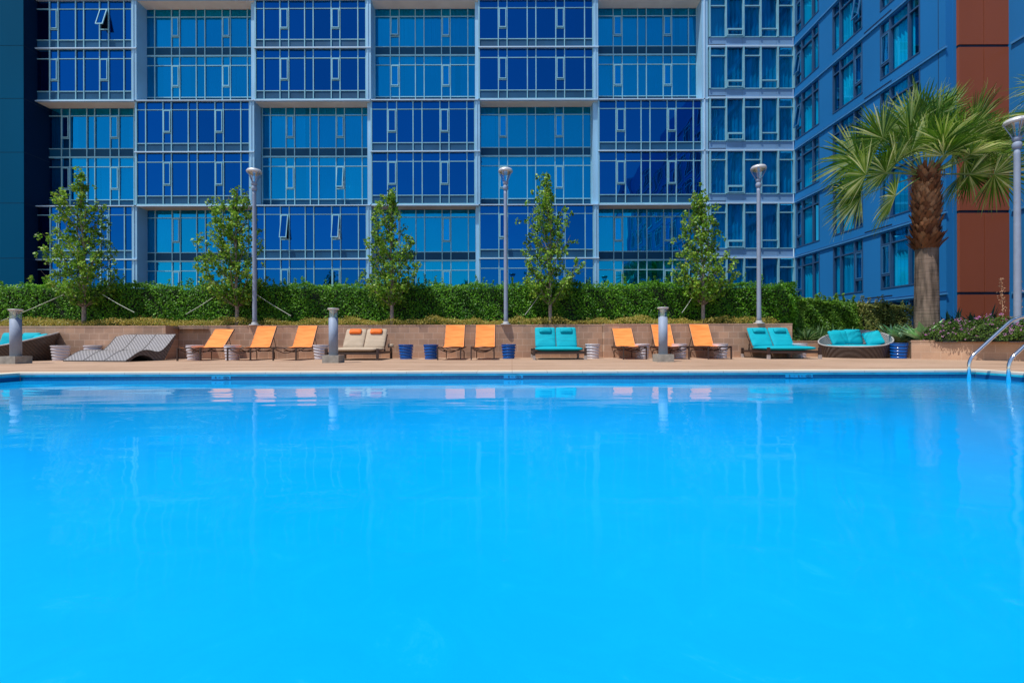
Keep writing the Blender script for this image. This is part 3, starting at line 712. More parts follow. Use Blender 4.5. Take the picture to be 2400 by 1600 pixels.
def make_bollard(label, loc, rz=0):
    t = thing('bollard_light', label, 'bollard', loc, rz, 'grey bollard lights along the pool deck')
    MB().box(-.205,.205,-.205,.205,0,.19).build('footing', M['concrete'], t)
    b = MB(); b.lathe([(.112,.185),(.112,1.13)], 32); b.build('post', M['alu'], t, True)
    MB().lathe([(.108,1.13),(.09,1.135),(.04,1.17),(0,1.18)], 28).build('lower_reflector', M['white_alu'], t, True)
    b = MB(); b.lathe([(.110,1.13),(.110,1.33)], 32); b.f = [f for f in b.f if len(f) == 4]; b.build('lens', M['clear'], t, True)
    MB().lathe([(.0,1.20),(.03,1.235),(.075,1.285),(.118,1.335)], 32).build('reflector', M['reflector'], t, True)
    b = MB(); b.lathe([(.12,1.335),(.142,1.36),(.142,1.372),(.13,1.378)], 36); b.build('cap', M['white_alu'], t, True)
    b = MB()
    for k in range(3):
        a = k*2*PI/3+.7; b.tube([(.098*math.cos(a),.098*math.sin(a),1.12),(.098*math.cos(a),.098*math.sin(a),1.345)], .006, 6)
    b.build('rod', M['alu'], t)
    return t
bo = make_bollard('grey bollard light in front of the round daybed at the left edge', (PX(37,11.55), 11.55, 0))
dup(bo, 'grey bollard light in front of the beige double lounger', (PX(781.5,11.55), 11.55, 0))
b3 = dup(bo, 'grey bollard light with a small white sticker in front of the orange loungers', (PX(1554,11.55), 11.55, 0))
st = MB()
for k in range(5):
    a0 = R(-55+k*5); a1 = R(-50+k*5); st.quad((.1135*math.cos(a0),.1135*math.sin(a0),1.07),(.1135*math.cos(a1),.1135*math.sin(a1),1.07),(.1135*math.cos(a1),.1135*math.sin(a1),1.115),(.1135*math.cos(a0),.1135*math.sin(a0),1.115))
st.build('sticker', M['sticker'], b3)

# ------------------------------------------------------------------ orange sling loungers
def make_lounger(label, loc, ang, rz=0):
    """foot at y=0, head towards +y"""
    t = thing('orange_lounger', label, 'lounger', loc, rz, 'orange sling loungers along the wall')
    w2 = .325; L1 = 1.10; Lb = .78; hs = .375
    def sag(y): return hs - .03*math.sin(PI*min(1, y/L1))
    fr = MB()
    for s in (-1, 1):
        fr.tube([(s*w2,-.0,hs-.01),(s*w2,.4,hs-.02),(s*w2,L1,hs-.02),(s*w2,L1+.45,hs-.03)], .016, 8)
    for y in (0, L1+.45): fr.tube([(-w2,y,hs-.02),(w2,y,hs-.02)], .014, 8)
    fr.build('seat_frame', M['brown'], t, True)
    for s in (-1, 1):
        MB().box(s*w2-.016, s*w2+.016, -.02, .022, 0, hs+.005).build('leg', M['brown'], t)
        MB().tube([(s*w2*.86, L1+.30, 0),(s*w2*.86, L1+.30, .20),(s*w2*.82, L1+.24, .245),(s*w2*.82, .5, .26)], .014, 8).build('leg', M['brown'], t, True)
    br = MB()
    for y, dz in ((.06,.13),(.55,.11),(L1+.2,.10)):
        n = 12; MB().tube([(-w2+2*w2*k/n, y, hs-.03-dz*math.sin(PI*k/n)) for k in range(n+1)], .013, 6).build('curved_brace', M['brown'], t, True)
    se = MB(); n = 10; m_ = 8
    vs = [(-w2*.93+2*w2*.93*i/m_, -.01+L1*j/n, sag(L1*j/n)+.012-.03*math.sin(PI*i/m_)) for j in range(n+1) for i in range(m_+1)]
    se.add(vs, [(j*(m_+1)+i, j*(m_+1)+i+1, (j+1)*(m_+1)+i+1, (j+1)*(m_+1)+i) for j in range(n) for i in range(m_)])
    se.build('seat_sling', M['orange'], t, True)
    ca, sa = math.cos(ang), math.sin(ang); w3 = .30
    def bp(x, l, off=0): return (x, L1-.02+l*ca-off*sa, hs+l*sa+off*ca)
    bk = MB(); n = 12
    vs = [bp(-w3+2*w3*i/m_, Lb*j/n, -.022*math.sin(PI*i/m_)*math.sin(PI*j/n)+.004*math.sin(j*2.1+i*.6)) for j in range(n+1) for i in range(m_+1)]
    bk.add(vs, [(j*(m_+1)+i, j*(m_+1)+i+1, (j+1)*(m_+1)+i+1, (j+1)*(m_+1)+i) for j in range(n) for i in range(m_)])
    o = bk.build('back_sling', M['orange'], t, True)
    for s in (-1,1): MB().tube([bp(s*w3,0,.003), bp(s*w3,Lb,.003)], .006, 6).build('piping', M['piping'], o)
    bf = MB(); bf.tube([bp(-w3-.012,-.02,-.02), bp(-w3-.012,Lb,-.018), bp(w3+.012,Lb,-.018), bp(w3+.012,-.02,-.02)], .013, 8)
    bf.build('back_frame', M['brown'], t, True)
    ps = MB()
    for s in (-1,1): ps.tube([bp(s*w3*.9,.45,-.03),(s*w3*.9, L1+.42, hs-.03)], .009, 6)
    ps.build('back_prop', M['brown'], t)
    return t
FD = 12.95
Ls = [(442.5,'orange lounger nearest the wicker loungers, its back laid lower', 47, 0),
      (560,'second orange lounger from the wicker loungers', 58, 0),
      (667,'orange lounger just left of the bollard by the beige double lounger', 59, 0),
      (1052.5,'orange lounger beside the two blue stools, left of the middle pair', 60, -.0),
      (1131,'orange lounger left of the single blue stool, right of the middle pair', 60, .0),
      (1488,'orange lounger nearest the wall joint, its back laid lower, left of the right group', 50, 0),
      (1588,'orange lounger partly hidden behind the stickered bollard', 59, 0),
      (1687,'orange lounger beside the rightmost teal double lounger', 60, 0)]
for px, lab, a, rz in Ls: make_lounger(lab, (PX(px,FD), FD, 0), R(a), rz)

# ------------------------------------------------------------------ double chaises
def make_double(name, label, loc, cm, pmat, feet, ang, rz=0, cat='double lounger', roll=False):
    t = thing(name, label, cat, loc, rz)
    w2 = .73; L1 = 1.05; hs = .29; Lb = .68; LT = 1.50
    fr = MB()
    for s in (-1,1): fr.box(s*w2-.022, s*w2+.022, .03, LT, .175, .235)
    fr.box(-w2+.022, w2-.022, .0, .04, .165, .225); fr.box(-w2+.022, w2-.022, LT-.04, LT, .175, .235)
    for k in range(8): fr.box(-w2+.024, w2-.024, .15+k*.17, .19+k*.17, .205, .228)
    fr.build('frame', M['brown'], t)
    for s in (-1,1):
        for y in (.0, LT-.03):
            l = MB().box(s*w2-.032, s*w2+.032, y-.032, y+.032, .0 if not feet else .12, .335 if y == 0 else .30).build('leg', M['brown'], t)
            if feet: MB().box(s*w2-.035, s*w2+.035, y-.035, y+.035, 0, .12).build('leg_sleeve', M['sleeve'], l)
    MB().pillow(w2*2-.07, L1+.02, .14, Matrix.Translation((0, L1/2-.0, hs+.015)), 16, 8, .22).build('seat_cushion', cm, t, True)
    ca, sa = math.cos(ang), math.sin(ang)
    for s in (-1,1):
        Mx = Matrix.Translation((s*.325, L1-.03+ca*Lb/2, hs+.06+sa*Lb/2)) @ Matrix.Rotation(ang, 4, 'X')
        MB().pillow(.64, Lb+.03, .10, Mx, 14, 8, .16).build('back_cushion', cm, t, True)
        l = .55; Mp = Matrix.Translation((s*.325-.0, L1-.03+ca*l-.075*sa, hs+.06+sa*l+.075*ca)) @ Matrix.Rotation(ang, 4, 'X')
        p_ = MB().pillow(.38, .17, .11, Mp, 12, 8, .4, .2).build('head_pillow', pmat, t, True)
        MB().box(-.16,.16,-.006,.006,-.003,.003, Mp @ Matrix.Translation((0,.07,-.045))).build('strap', pmat, p_)
    b = MB()
    for s in (-1,1): b.tube([(s*.62, L1+.02, .235),(s*.62, L1+.02+ca*Lb-.06*ca+.06*sa, hs+sa*Lb-.09)], .014, 6); b.tube([(s*.55, L1+ca*Lb*.6+.05, hs+sa*Lb*.6-.03),(s*.55, LT-.05, .22)], .012, 6)
    b.build('back_prop', M['brown'], t)
    if roll:
        MB().tube([(w2-.06, L1+.30, .40),(w2+.10, L1+.30, .40)], .062, 14).build('end_bolster', cm, t, True)
        MB().box(w2+.01, w2+.045, L1+.26, L1+.34, .235, .36).build('bolster_bracket', M['brown'], t)
    return t
xm = lambda a, b_: (PX(a,FD)+PX(b_,FD))/2
make_double('double_lounger', 'beige double lounger with two orange head pillows beside the bollard', (xm(764,885), FD, 0), M['beige'], M['pill_orange'], False, R(57), 0, roll=True)
make_double('double_lounger', 'teal double lounger facing straight out near the middle, beside a white stool', (xm(1253,1371), FD, 0), M['teal'], M['teal'], True, R(62), 0)
make_double('double_lounger', 'teal double lounger at the right next to the round daybed', (xm(1803,1920), FD, 0), M['teal'], M['teal'], True, R(57), 0)

# ------------------------------------------------------------------ ceramic stools
def make_stool(name, label, loc, mat, rz=0, H=.44, R0=.22, group=None):
    t = MB(); nz = 56; prof = [(0,0)] + [(R0, H*k/nz) for k in range(nz+1)] + [(R0*.9, H+.004), (0, H+.004)]
    def fn(r, z, a):
        if r < R0*.95: return r, z
        base = R0*(.80 + .20*(z/H))
        ph = z/H*5.0 + .28*math.sin(a+1.0) ; w_ = abs(math.sin(PI*ph))
        edge = min(1, min(z, H-z)/.04)
        return base - .032*(1-w_**.6)*edge + .01, z
    t.lathe(prof, 36, fn=fn)
    o = t.build(name, mat, None, True); o.location = loc; o.rotation_euler = (0,0,rz)
    return tag(o, label, 'stool', group)
SD = 14.05
wst = [(142,13.6,'white ridged ceramic stool at the left end, between daybed and wicker loungers'),
       (218,13.95,'white ridged ceramic stool mostly hidden behind the wicker loungers'),
       (456,13.7,'white ridged ceramic stool under the first orange lounger after the wicker ones'),
       (545,13.45,'white ridged ceramic stool between the first and second orange loungers'),
       (752,13.9,'white ridged ceramic stool just left of the bollard by the beige lounger'),
       (1389,13.9,'white ridged ceramic stool at the right end of the middle teal lounger'),
       (1505,13.9,'white ridged ceramic stool left of the stickered bollard, behind an orange lounger'),
       (1592,13.9,'white ridged ceramic stool right of the stickered bollard'),
       (1688,13.9,'white ridged ceramic stool behind the orange lounger next to the right teal lounger'),
       (1873,14.0,'white ridged ceramic stool behind the right teal double lounger')]
for i, (px, D, lab) in enumerate(wst): make_stool('ceramic_stool', lab, (PX(px,D), D, 0), M['white_cer'], i*1.3, group='white ceramic stools')
bst = [(951.5,13.9,'blue ridged ceramic stool nearest the beige double lounger'),
       (1010,13.75,'blue ridged ceramic stool touching the left lounger of the middle orange pair'),
       (1192,13.9,'blue ridged ceramic stool between the orange pair and the teal double lounger'),
       (2106,13.15,'blue ridged ceramic stool between the round daybed and the flower planter')]
for i, (px, D, lab) in enumerate(bst): make_stool('ceramic_stool', lab, (PX(px,D), D, 0), M['blue_cer'], i*1.1+.4, group='blue ceramic stools')

# ------------------------------------------------------------------ wave shaped wicker loungers
def make_wave(label, loc, rz):
    t = thing('wave_lounger', label, 'lounger', loc, rz, 'grey wicker wave loungers side by side')
    top = [(0,.035),(.12,.11),(.28,.22),(.42,.29),(.55,.315),(.68,.30),(.82,.265),(.94,.26),(1.06,.32),(1.2,.45),(1.34,.62),(1.47,.775)]
    def cat(pts, t_):
        n = len(pts)-1; i = min(int(t_*n), n-1); u = t_*n-i
        p0 = pts[max(i-1,0)]; p1 = pts[i]; p2 = pts[i+1]; p3 = pts[min(i+2,n)]
        return tuple(.5*((2*p1[k])+(-p0[k]+p2[k])*u+(2*p0[k]-5*p1[k]+4*p2[k]-p3[k])*u*u+(-p0[k]+3*p1[k]-3*p2[k]+p3[k])*u**3) for k in (0,1))
    n = 40; T = [cat(top, k/n) for k in range(n+1)]
    def bot(s, h):
        if s < .12: return 0
        if s < .78: return min(h-.03, .17*math.sin(PI*(s-.12)/.66)**.7)
        if s < 1.1: return 0
        return min(h-.06, (s-1.1)*1.9)
    w2 = .365; b = MB()
    vs = []
    for (s, h) in T: vs += [(-w2,s,h),(w2,s,h)]
    b.add(vs, [(2*k,2*k+1,2*k+3,2*k+2) for k in range(n)]); b.build('woven_top', M['wicker_grey'], t, True)
    b = MB(); vs = []
    for (s, h) in T: q = bot(s,h); vs += [(-w2,s,q),(-w2,s,h-.001),(w2,s,h-.001),(w2,s,q)]
    fs = []
    for k in range(n):
        a = 4*k; fs += [(a,a+1,a+5,a+4),(a+2,a+3,a+7,a+6),(a+3,a,a+4,a+7)]
    fs += [(0,3,2,1),(4*n,4*n+1,4*n+2,4*n+3)]
    b.add(vs, fs); b.build('side_shell', M['wicker_side'], t)
    b = MB()
    for s_ in (-1,1): b.tube([(s_*w2,s,h) for s,h in T], .011, 6)
    b.build('edge_trim', M['wicker_side'], t, True)
    return t
WDp = 12.8
wa = (.735*math.cos(R(12)), -.735*math.sin(R(12)))
wx, wy = PX(168,12.7), 12.74
w0 = make_wave('grey wicker wave lounger on the right of its row of three, its side fully seen', (wx+2*wa[0], wy+2*wa[1], 0), R(-12))
dup(w0, 'grey wicker wave lounger in the middle of its row of three', (wx+wa[0], wy+wa[1], 0))
dup(w0, 'grey wicker wave lounger on the left of its row of three, by the white stool', (wx, wy, 0))

# ------------------------------------------------------------------ round daybeds
def make_daybed(label, loc, rz):
    t = thing('round_daybed', label, 'daybed', loc, rz, 'round brown wicker daybeds with teal cushions')
    n = 64; Rt = .98; Rb = .83
    hi = R(48)
    def h(a): return .34 + .50*(.5+.5*math.cos(a-hi))**1.6
    def basket(inner):
        b = MB(); m_ = 10; o = []
        for j in range(m_+1):
            for k in range(n):
                a = 2*PI*k/n; hh = h(a)*j/m_; r = (Rb + (Rt-Rb)*(hh/.70)**.9) - (.05 if inner else 0)
                if inner: hh = .15 + (h(a)-.15)*j/m_
                o.append((r*math.cos(a), r*math.sin(a), hh))
        b.add(o, [(j*n+k, j*n+(k+1)%n, (j+1)*n+(k+1)%n, (j+1)*n+k) for j in range(m_) for k in range(n)])
        return b
    basket(False).build('basket', M['wicker_brown'], t, True)
    basket(True).build('inner_weave', M['wicker_grey'], t, True)
    b = MB(); pts = []
    for k in range(n+1):
        a = 2*PI*k/n; hh = h(a); r = Rb+(Rt-Rb)*(hh/.70)**.9-.02; pts.append((r*math.cos(a), r*math.sin(a), hh))
    b.tube(pts, .024, 8, False); b.build('rim', M['rim'], t, True)
    prof = [(0,.2),(.80,.2),(.855,.25),(.855,.34),(.82,.385),(.6,.395),(0,.40)]
    MB().lathe(prof, 48).build('mattress', M['teal'], t, True)
    return t
def pillow_at(dloc, drz, x, y, z, yaw, tilt, label, s=.47, roll=0):
    Mx = Matrix.Rotation(roll, 4, 'Z')
    b = MB().pillow(s, s, .17, Matrix.Identity(4), 20, 12, .30, .30)
    o = b.build('cushion', M['teal'], None, True)
    m4 = Matrix.Translation(dloc) @ Matrix.Translation((x,y,z)) @ Matrix.Rotation(yaw, 4, 'Z') @ Matrix.Rotation(tilt, 4, 'X') @ Mx
    o.matrix_world = m4; return tag(o, label, 'cushion', 'teal cushions on the daybeds')
dl = Vector((10.55, 14.03, 0))
make_daybed('round brown wicker daybed on the right beside the blue stool', dl, 0)
pillow_at(dl, 0, -.52, .05, .60, R(14), R(66), 'square teal cushion at the left end of the right daybed')
pillow_at(dl, 0, -.17, .36, .63, R(4), R(70), 'square teal cushion second from left on the right daybed')
pillow_at(dl, 0, .24, .36, .64, R(-5), R(70), 'square teal cushion at the back of the right daybed, second from right', .50)
pillow_at(dl, 0, .60, .02, .59, R(-24), R(60), 'teal cushion leaning tilted at the right end of the right daybed', .47, R(14))
dl2 = Vector((-14.80, 13.45, 0))
make_daybed('round brown wicker daybed cut by the left edge, behind a bollard', dl2, 0)
pillow_at(dl2, 0, .52, .25, .58, R(-15), R(58), 'teal cushion at the right end of the left daybed', .47, R(8))
pillow_at(dl2, 0, .1, .42, .60, R(5), R(68), 'teal cushion at the back of the left daybed', .50)
pillow_at(dl2, 0, -.35, .30, .60, R(10), R(68), 'teal cushion at the cut left side of the left daybed', .50)

# ------------------------------------------------------------------ handrails
def make_rail(label, D, dx=0):
    t = thing('pool_handrail', label, 'handrail', (0, D, 0), 0, 'pair of stainless pool handrails')
    x0 = 7.58+dx; pts = []
    def arc(p, q, r_, n=6):
        p, q, r_ = Vector(p), Vector(q), Vector(r_); return [(1-u)**2*p+2*u*(1-u)*q+u*u*r_ for u in [k/n for k in range(n+1)]]
    pts = [(x0,0,-.6),(x0,0,.08)] + arc((x0,0,.10),(x0+.01,0,.235),(x0+.13,0,.325)) + arc((x0+.66,0,.81),(x0+.78,0,.905),(x0+.95,0,.91)) + arc((x0+1.25,0,.91),(x0+1.42,0,.91),(x0+1.42,0,.75)) + [(x0+1.42,0,0)]
    MB().tube(pts, .0255, 16).build('rail', M['chrome'], t, True)
    MB().lathe([(.055,.001),(.055,.012),(.03,.02)], 20, (x0+1.42,0,0)).build('flange', M['chrome'], t, True)
make_rail('stainless pool handrail with its whole slope in view', 7.55)
make_rail('stainless pool handrail cut by the right edge of the photo, nearer', 7.02, .08)

# ------------------------------------------------------------------ trees
def make_tree(label, px, outline, seed, D=15.25):
    """outline: (y, xmin, xmax) rows in photo pixels"""
    rs = np.random.RandomState(seed); rr = random.Random(seed)
    base = Vector((PX(px, D), D, zt-.13)); t = thing('young_tree', label, 'tree', base, 0, 'young trees planted in a row before the hedge')
    s = F/D; r0 = np.array([o for o in outline], float)
    zs_ = (800-(r0[:,0]+ROLL*(px-1200)))/s + CAMZ - base.z; xa = (r0[:,1]-px)/s; xb = (r0[:,2]-px)/s
    o_ = np.argsort(zs_); zs_, xa, xb = zs_[o_], xa[o_], xb[o_]; ztop = zs_[-1]
    lean = [(0,0)] + [(rr.uniform(-.05,.05)*k/5, rr.uniform(-.05,.05)*k/5) for k in range(1,8)]
    def trunk(z):
        f = z/ztop*7; i = min(int(f), 6); u = f-i
        tx = lean[i][0]*(1-u)+lean[i+1][0]*u + (np.interp(z, zs_, (xa+xb)/2)*.5*(z/ztop)**2); return Vector((tx, lean[i][1]*(1-u)+lean[i+1][1]*u, z))
    tp = [trunk(ztop*k/14*.95) for k in range(15)]
    MB().tube(tp, [.062*(1-.93*k/14)+.004 for k in range(15)], 10).build('trunk', M['bark'], t, True)
    # limbs sweep up and out to the outline, leafy clumps sit along them
    lim = MB(); cen = []; zmin = zs_[0]
    nl = 46
    for k in range(nl):
        u = (k+.5)/nl; z1 = zmin + (ztop-zmin)*min(.97, u*1.0+rr.uniform(-.02,.02)); a = k*2.4+rr.uniform(-.4,.4)
        lo, hi_ = np.interp(z1, zs_, xa), np.interp(z1, zs_, xb); cx = (lo+hi_)/2; w2 = (hi_-lo)/2; q = rr.uniform(.72,1.02)
        p = Vector((cx + w2*q*math.cos(a), w2*.9*q*math.sin(a), z1)); ln_ = math.hypot(p.x, p.y)
        c0 = trunk(max(.75, z1 - .35 - 1.25*ln_*rr.uniform(.6,1))); mid = c0.lerp(p, .5) + Vector((p.x*.10, p.y*.10, -.10*ln_))
        pth = [c0.lerp(mid, v/4).lerp(mid.lerp(p, v/4), v/4) for v in range(5)]
        lim.tube(pth, [.017,.013,.010,.007,.003], 5, False)
        m_ = max(2, int((p-c0).length/.13))
        for v in range(m_+1):
            f_ = .28+.72*v/m_; qq = c0.lerp(mid, f_).lerp(mid.lerp(p, f_), f_); sp_ = .03+.09*f_
            if rr.random() < .86: cen.append((qq+Vector((rr.gauss(0,sp_),rr.gauss(0,sp_),rr.gauss(0,sp_))), rr.uniform(.07,.15)))
    for z in np.arange(zmin+.4, ztop, .12): cen.append((trunk(z)+Vector((rr.uniform(-.08,.08),rr.uniform(-.08,.08),0)), .10))
    cen.append((trunk(ztop*.97), .07)); 
    lim.build('branch', M['twig'], t, True)
    pts = []; 
    for p, rad in cen:
        n = int(17*rad/.11); d = rs.normal(size=(n,3)); d /= np.linalg.norm(d,axis=1,keepdims=True)
        pts.append(np.array(p)+d*rad*(rs.rand(n,1)**.5)*np.array([1,1,1.15]))
    pts = np.concatenate(pts); nn = rs.normal(size=pts.shape)+np.array([-.1,-.5,.5])
    sz = rs.uniform(.065,.115,len(pts))
    leafmesh('crown', pts, nn, sz, sz*.72, M['leaf'], t)
    return t
make_tree('leftmost young tree, the one with the broadest crown', 197, [(403,180,190),(425,170,210),(450,140,225),(480,140,238),(510,140,240),(545,115,250),(590,112,270),(610,118,288),(640,105,270),(670,120,255),(690,165,225)], 1)
make_tree('young tree just left of the leftmost street lamp', 555, [(441,548,575),(455,500,592),(480,492,590),(515,490,600),(540,480,612),(575,468,615),(605,455,612),(635,470,640),(660,478,625),(690,520,595)], 2)
make_tree('middle young tree between the two left lamps, pointed at the top', 919, [(443,905,915),(470,900,935),(495,880,935),(520,868,940),(545,858,980),(580,852,985),(600,848,998),(630,865,985),(655,835,965),(675,870,950),(695,895,945)], 3)
make_tree('tallest young tree, right of the middle lamp', 1290, [(410,1275,1282),(430,1270,1290),(455,1260,1292),(475,1238,1322),(500,1228,1325),(540,1232,1345),(580,1222,1352),(610,1210,1372),(640,1222,1380),(665,1238,1340),(690,1265,1320)], 4)
make_tree('rightmost young tree, in front of the white corner pilaster', 1648, [(445,1633,1642),(470,1618,1655),(490,1600,1680),(520,1600,1680),(550,1595,1685),(580,1582,1705),(610,1575,1710),(635,1568,1730),(660,1590,1705),(690,1620,1680)], 5)
def wire(label, a, b_, D0, D1):
    p = P(a[0], a[1], D0); q = P(b_[0], b_[1], D1)
    o = MB().tube([p, p.lerp(q,.5)-Vector((0,0,.02)), q], .008, 5).build('guy_wire', M['wire'])
    tag(o, label, 'wire', 'guy wires staying the young trees')
wire('guy wire running left from the leftmost tree', (2,752), (150,690), 14.9, 15.25)
wire('guy wire running right from the leftmost tree', (315,732), (240,690), 14.9, 15.25)
wire('guy wire running left from the tree beside the left lamp', (436,736), (510,690), 14.95, 15.25)
wire('guy wire running right from the tree beside the left lamp', (682,740), (592,684), 14.95, 15.25)
wire('guy wire running left from the tallest tree', (1230,738), (1276,674), 14.95, 15.25)
wire('guy wire running left from the rightmost tree', (1598,733), (1624,694), 14.95, 15.25)

# ------------------------------------------------------------------ hedges, ground cover
def hedge(name, label, x0, x1, y0, y1, zb_, ztop, mat, n, seed, sprouts=60, lsz=(.05,.085), cat='hedge', rough=.07, kind=None):
    rs = np.random.RandomState(seed); rr = random.Random(seed)
    t = thing(name, label, cat, ((x0+x1)/2, (y0+y1)/2, zb_))
    cx, cy = (x0+x1)/2, (y0+y1)/2; hx, hy = (x1-x0)/2, (y1-y0)/2
    zf = ztop if callable(ztop) else (lambda x: ztop)
    def disp(x, z): return rough*(np.sin(x*2.1+z*1.3+seed)+.7*np.sin(x*5.3+z*4+1)+.5*np.sin(x*11+z*7))
    Hm = zf((x0+x1)/2)-zb_
    # inner mass
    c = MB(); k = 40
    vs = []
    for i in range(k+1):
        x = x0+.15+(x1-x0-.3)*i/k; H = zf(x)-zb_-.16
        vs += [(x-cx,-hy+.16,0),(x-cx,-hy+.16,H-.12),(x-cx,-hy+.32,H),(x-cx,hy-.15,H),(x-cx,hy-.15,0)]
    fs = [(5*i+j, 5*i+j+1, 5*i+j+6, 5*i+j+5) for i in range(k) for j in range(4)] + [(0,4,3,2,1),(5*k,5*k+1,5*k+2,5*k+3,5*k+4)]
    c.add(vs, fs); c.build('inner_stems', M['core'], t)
    P_ = []; Nn = []
    nf = int(n*.62); x = rs.uniform(x0,x1,nf); H = np.array([zf(a) for a in x])-zb_; z = rs.rand(nf)*H
    dd = disp(x, z); y = y0 + dd + np.abs(rs.normal(0,.055,nf)) + .16*np.maximum(0,(z/H-.85)/.15)**2
    P_.append(np.stack([x-cx, y-cy, z],1)); Nn.append(np.stack([rs.normal(0,.55,nf), -1+rs.normal(0,.5,nf), .45+rs.normal(0,.5,nf)],1))
    nt_ = int(n*.30); x = rs.uniform(x0,x1,nt_); H = np.array([zf(a) for a in x])-zb_; y = rs.uniform(y0,y1,nt_)
    P_.append(np.stack([x-cx, y-cy, H-.05+disp(x,y)*.8-np.abs(rs.normal(0,.05,nt_))],1)); Nn.append(np.stack([rs.normal(0,.5,nt_), -.3+rs.normal(0,.5,nt_), 1+rs.normal(0,.4,nt_)],1))
    ne = int(n*.08)
    for sx, xx in ((-1,x0),(1,x1)):
        y = rs.uniform(y0,y1,ne//2); z = rs.rand(ne//2)*(zf(xx)-zb_)
        P_.append(np.stack([np.full(ne//2,xx-cx)+rs.normal(0,.05,ne//2), y-cy, z],1)); Nn.append(np.stack([sx+rs.normal(0,.4,ne//2), rs.normal(0,.5,ne//2), .4+rs.normal(0,.4,ne//2)],1))
    for k in range(sprouts):
        xs_ = rr.uniform(x0,x1); L_ = rr.choice((.08,.12,.16,.3))*rr.uniform(.7,1.3); m_ = int(8+L_*60); u = np.linspace(0,1,m_)
        dx = rr.uniform(-.3,.3)*L_
        pp = np.stack([xs_-cx+dx*u+rs.normal(0,.022,m_), np.full(m_, rr.uniform(y0,y1-.3)-cy)+rs.normal(0,.022,m_), zf(xs_)-zb_-.03+L_*u],1); P_.append(pp); Nn.append(rs.normal(size=(m_,3))+[0,-.5,.4])
    P_ = np.concatenate(P_); Nn = np.concatenate(Nn); sz = rs.uniform(*lsz, len(P_))
    leafmesh('foliage', P_, Nn, sz, sz*.62, mat, t)
    return t
hedge('clipped_hedge', 'long clipped green hedge running behind the trees, with stray shoots on top', -21.5, PX(1868,15.7), 15.75, 16.9, zs, lambda x: 2.56+.03*math.sin(x*1.3)+.02*math.sin(x*4), M['hedge'], 85000, 21, 240, (.05,.085))
def lowz(x):
    px = 1200 + x*F/15.8; y = np.interp(px, [1845,1880,1950,2000,2050,2140], [690,700,700,705,714,716]); return CAMZ+(800-(y+2.4))*15.8/F
hedge('low_hedge', 'lower rounded green hedge stepping down right of the long hedge', PX(1845,15.8), PX(2040,15.8), 16.0, 17.0, .5, lowz, M['shrub'], 12000, 22, 60, (.06,.10))
hedge('low_shrub', 'brownish green low shrub beside the big palm trunk', PX(2030,15.6), PX(2150,15.6), 15.7, 16.5, .5, lambda x: lowz(x)-.0, M['shrub_brown'], 6500, 23, 30)
# dry ground cover as one mass
n = 34000; rs = np.random.RandomState(5)
x = rs.uniform(-21, PX(1835,14.6), n)
def gh(x): return .24+.055*np.sin(x*1.9)+.045*np.sin(x*4.7+1)+.03*np.sin(x*9.1)
y = rs.uniform(14.72, 15.7, n); 
d = np.clip((y-14.5)/.25, 0, 1)
z = zs + .08 + gh(x)*d*(rs.rand(n)**.5) + (rs.rand(n) < .06)*rs.rand(n)*.10
keep = np.ones(n, bool)
for px in (597, 1186, 1776): keep &= ~((np.abs(x-PX(px,14.78)) < .30) & (y < 15.05))
sz = rs.uniform(.03,.065,n)
g = leafmesh('ground_cover', np.stack([x,y,z],1)[keep], (rs.normal(size=(n,3))*[.8,.8,.5]+[0,-.5,.3])[keep], sz[keep], sz[keep]*.45, M['ground_leaf'], None, updir=np.array([0,-.2,1.0]))
tag(g, 'dry yellow green ground cover along the top of the block wall', 'ground cover', None, 'stuff')

# ------------------------------------------------------------------ strappy plants, agaves, flowers
def strap_plant(name, label, loc, n, L_, wd, mat, up=.9, droop=.5, seed=0, taper=True, cat='plant', thick=0):
    rr = random.Random(seed); t = MB()
    for k in range(n):
        a = rr.uniform(0,2*PI); el = rr.uniform(up-.55, up+.35); l = L_*rr.uniform(.7,1.1); m_ = 6
        d = Vector((math.cos(a)*math.cos(el), math.sin(a)*math.cos(el), math.sin(el))); side = Vector((-math.sin(a), math.cos(a), 0))
        vs = []; fs = []
        for j in range(m_+1):
            u = j/m_; p = d*l*u + Vector((0,0,-droop*l*u*u*.5)) + Vector((math.cos(a),math.sin(a),0))*.03
            wj = wd*(1-.0*u)*(math.sin(PI*(.18+.82*(1-u)) )**.6 if taper else 1)*.5
            wj = wd*.5*((.55+1.1*u) if u < .4 else (1-u)/.6*1.0 if True else 1); up_ = d.cross(side)*(-wj*.35)
            vs += [p-side*wj+up_*-1, p, p+side*wj+up_*-1]
        for j in range(m_):
            b_ = 3*j; fs += [(b_,b_+1,b_+4,b_+3),(b_+1,b_+2,b_+5,b_+4)]
        t.add(vs, fs)
    o = t.build(name, mat); o.location = loc; return tag(o, label, cat)
k = 0
for px, py, D, L_ in ((1888,796,15.5,.95),(1922,797,15.6,1.0),(1956,797,15.55,.92),(1990,797,15.6,.88)):
    labs = ['strappy flax clump at the end of the tall block wall','second strappy flax clump from the tall block wall','third strappy flax clump, just left of the daybed','strappy flax clump behind the left side of the daybed']
    strap_plant('flax_plant', labs[k], (PX(px,D), D, .45), 60, L_, .05, M['flax'], 1.0, .6, 30+k); k += 1
hedge('low_plant', 'low leafy plants at the foot of the flax above the low wall', PX(1862,15.2), PX(2130,15.2), 15.3, 15.5, .45, lambda x: .64+.05*math.sin(x*7), M['lantana'], 3000, 40, 20, (.03,.06), 'plant', .03)
strap_plant('agave', 'big pale green agave at the foot of the palm', (PX(2166,13.25), 13.25, .46), 34, .90, .27, M['agave'], .80, .2, 50)
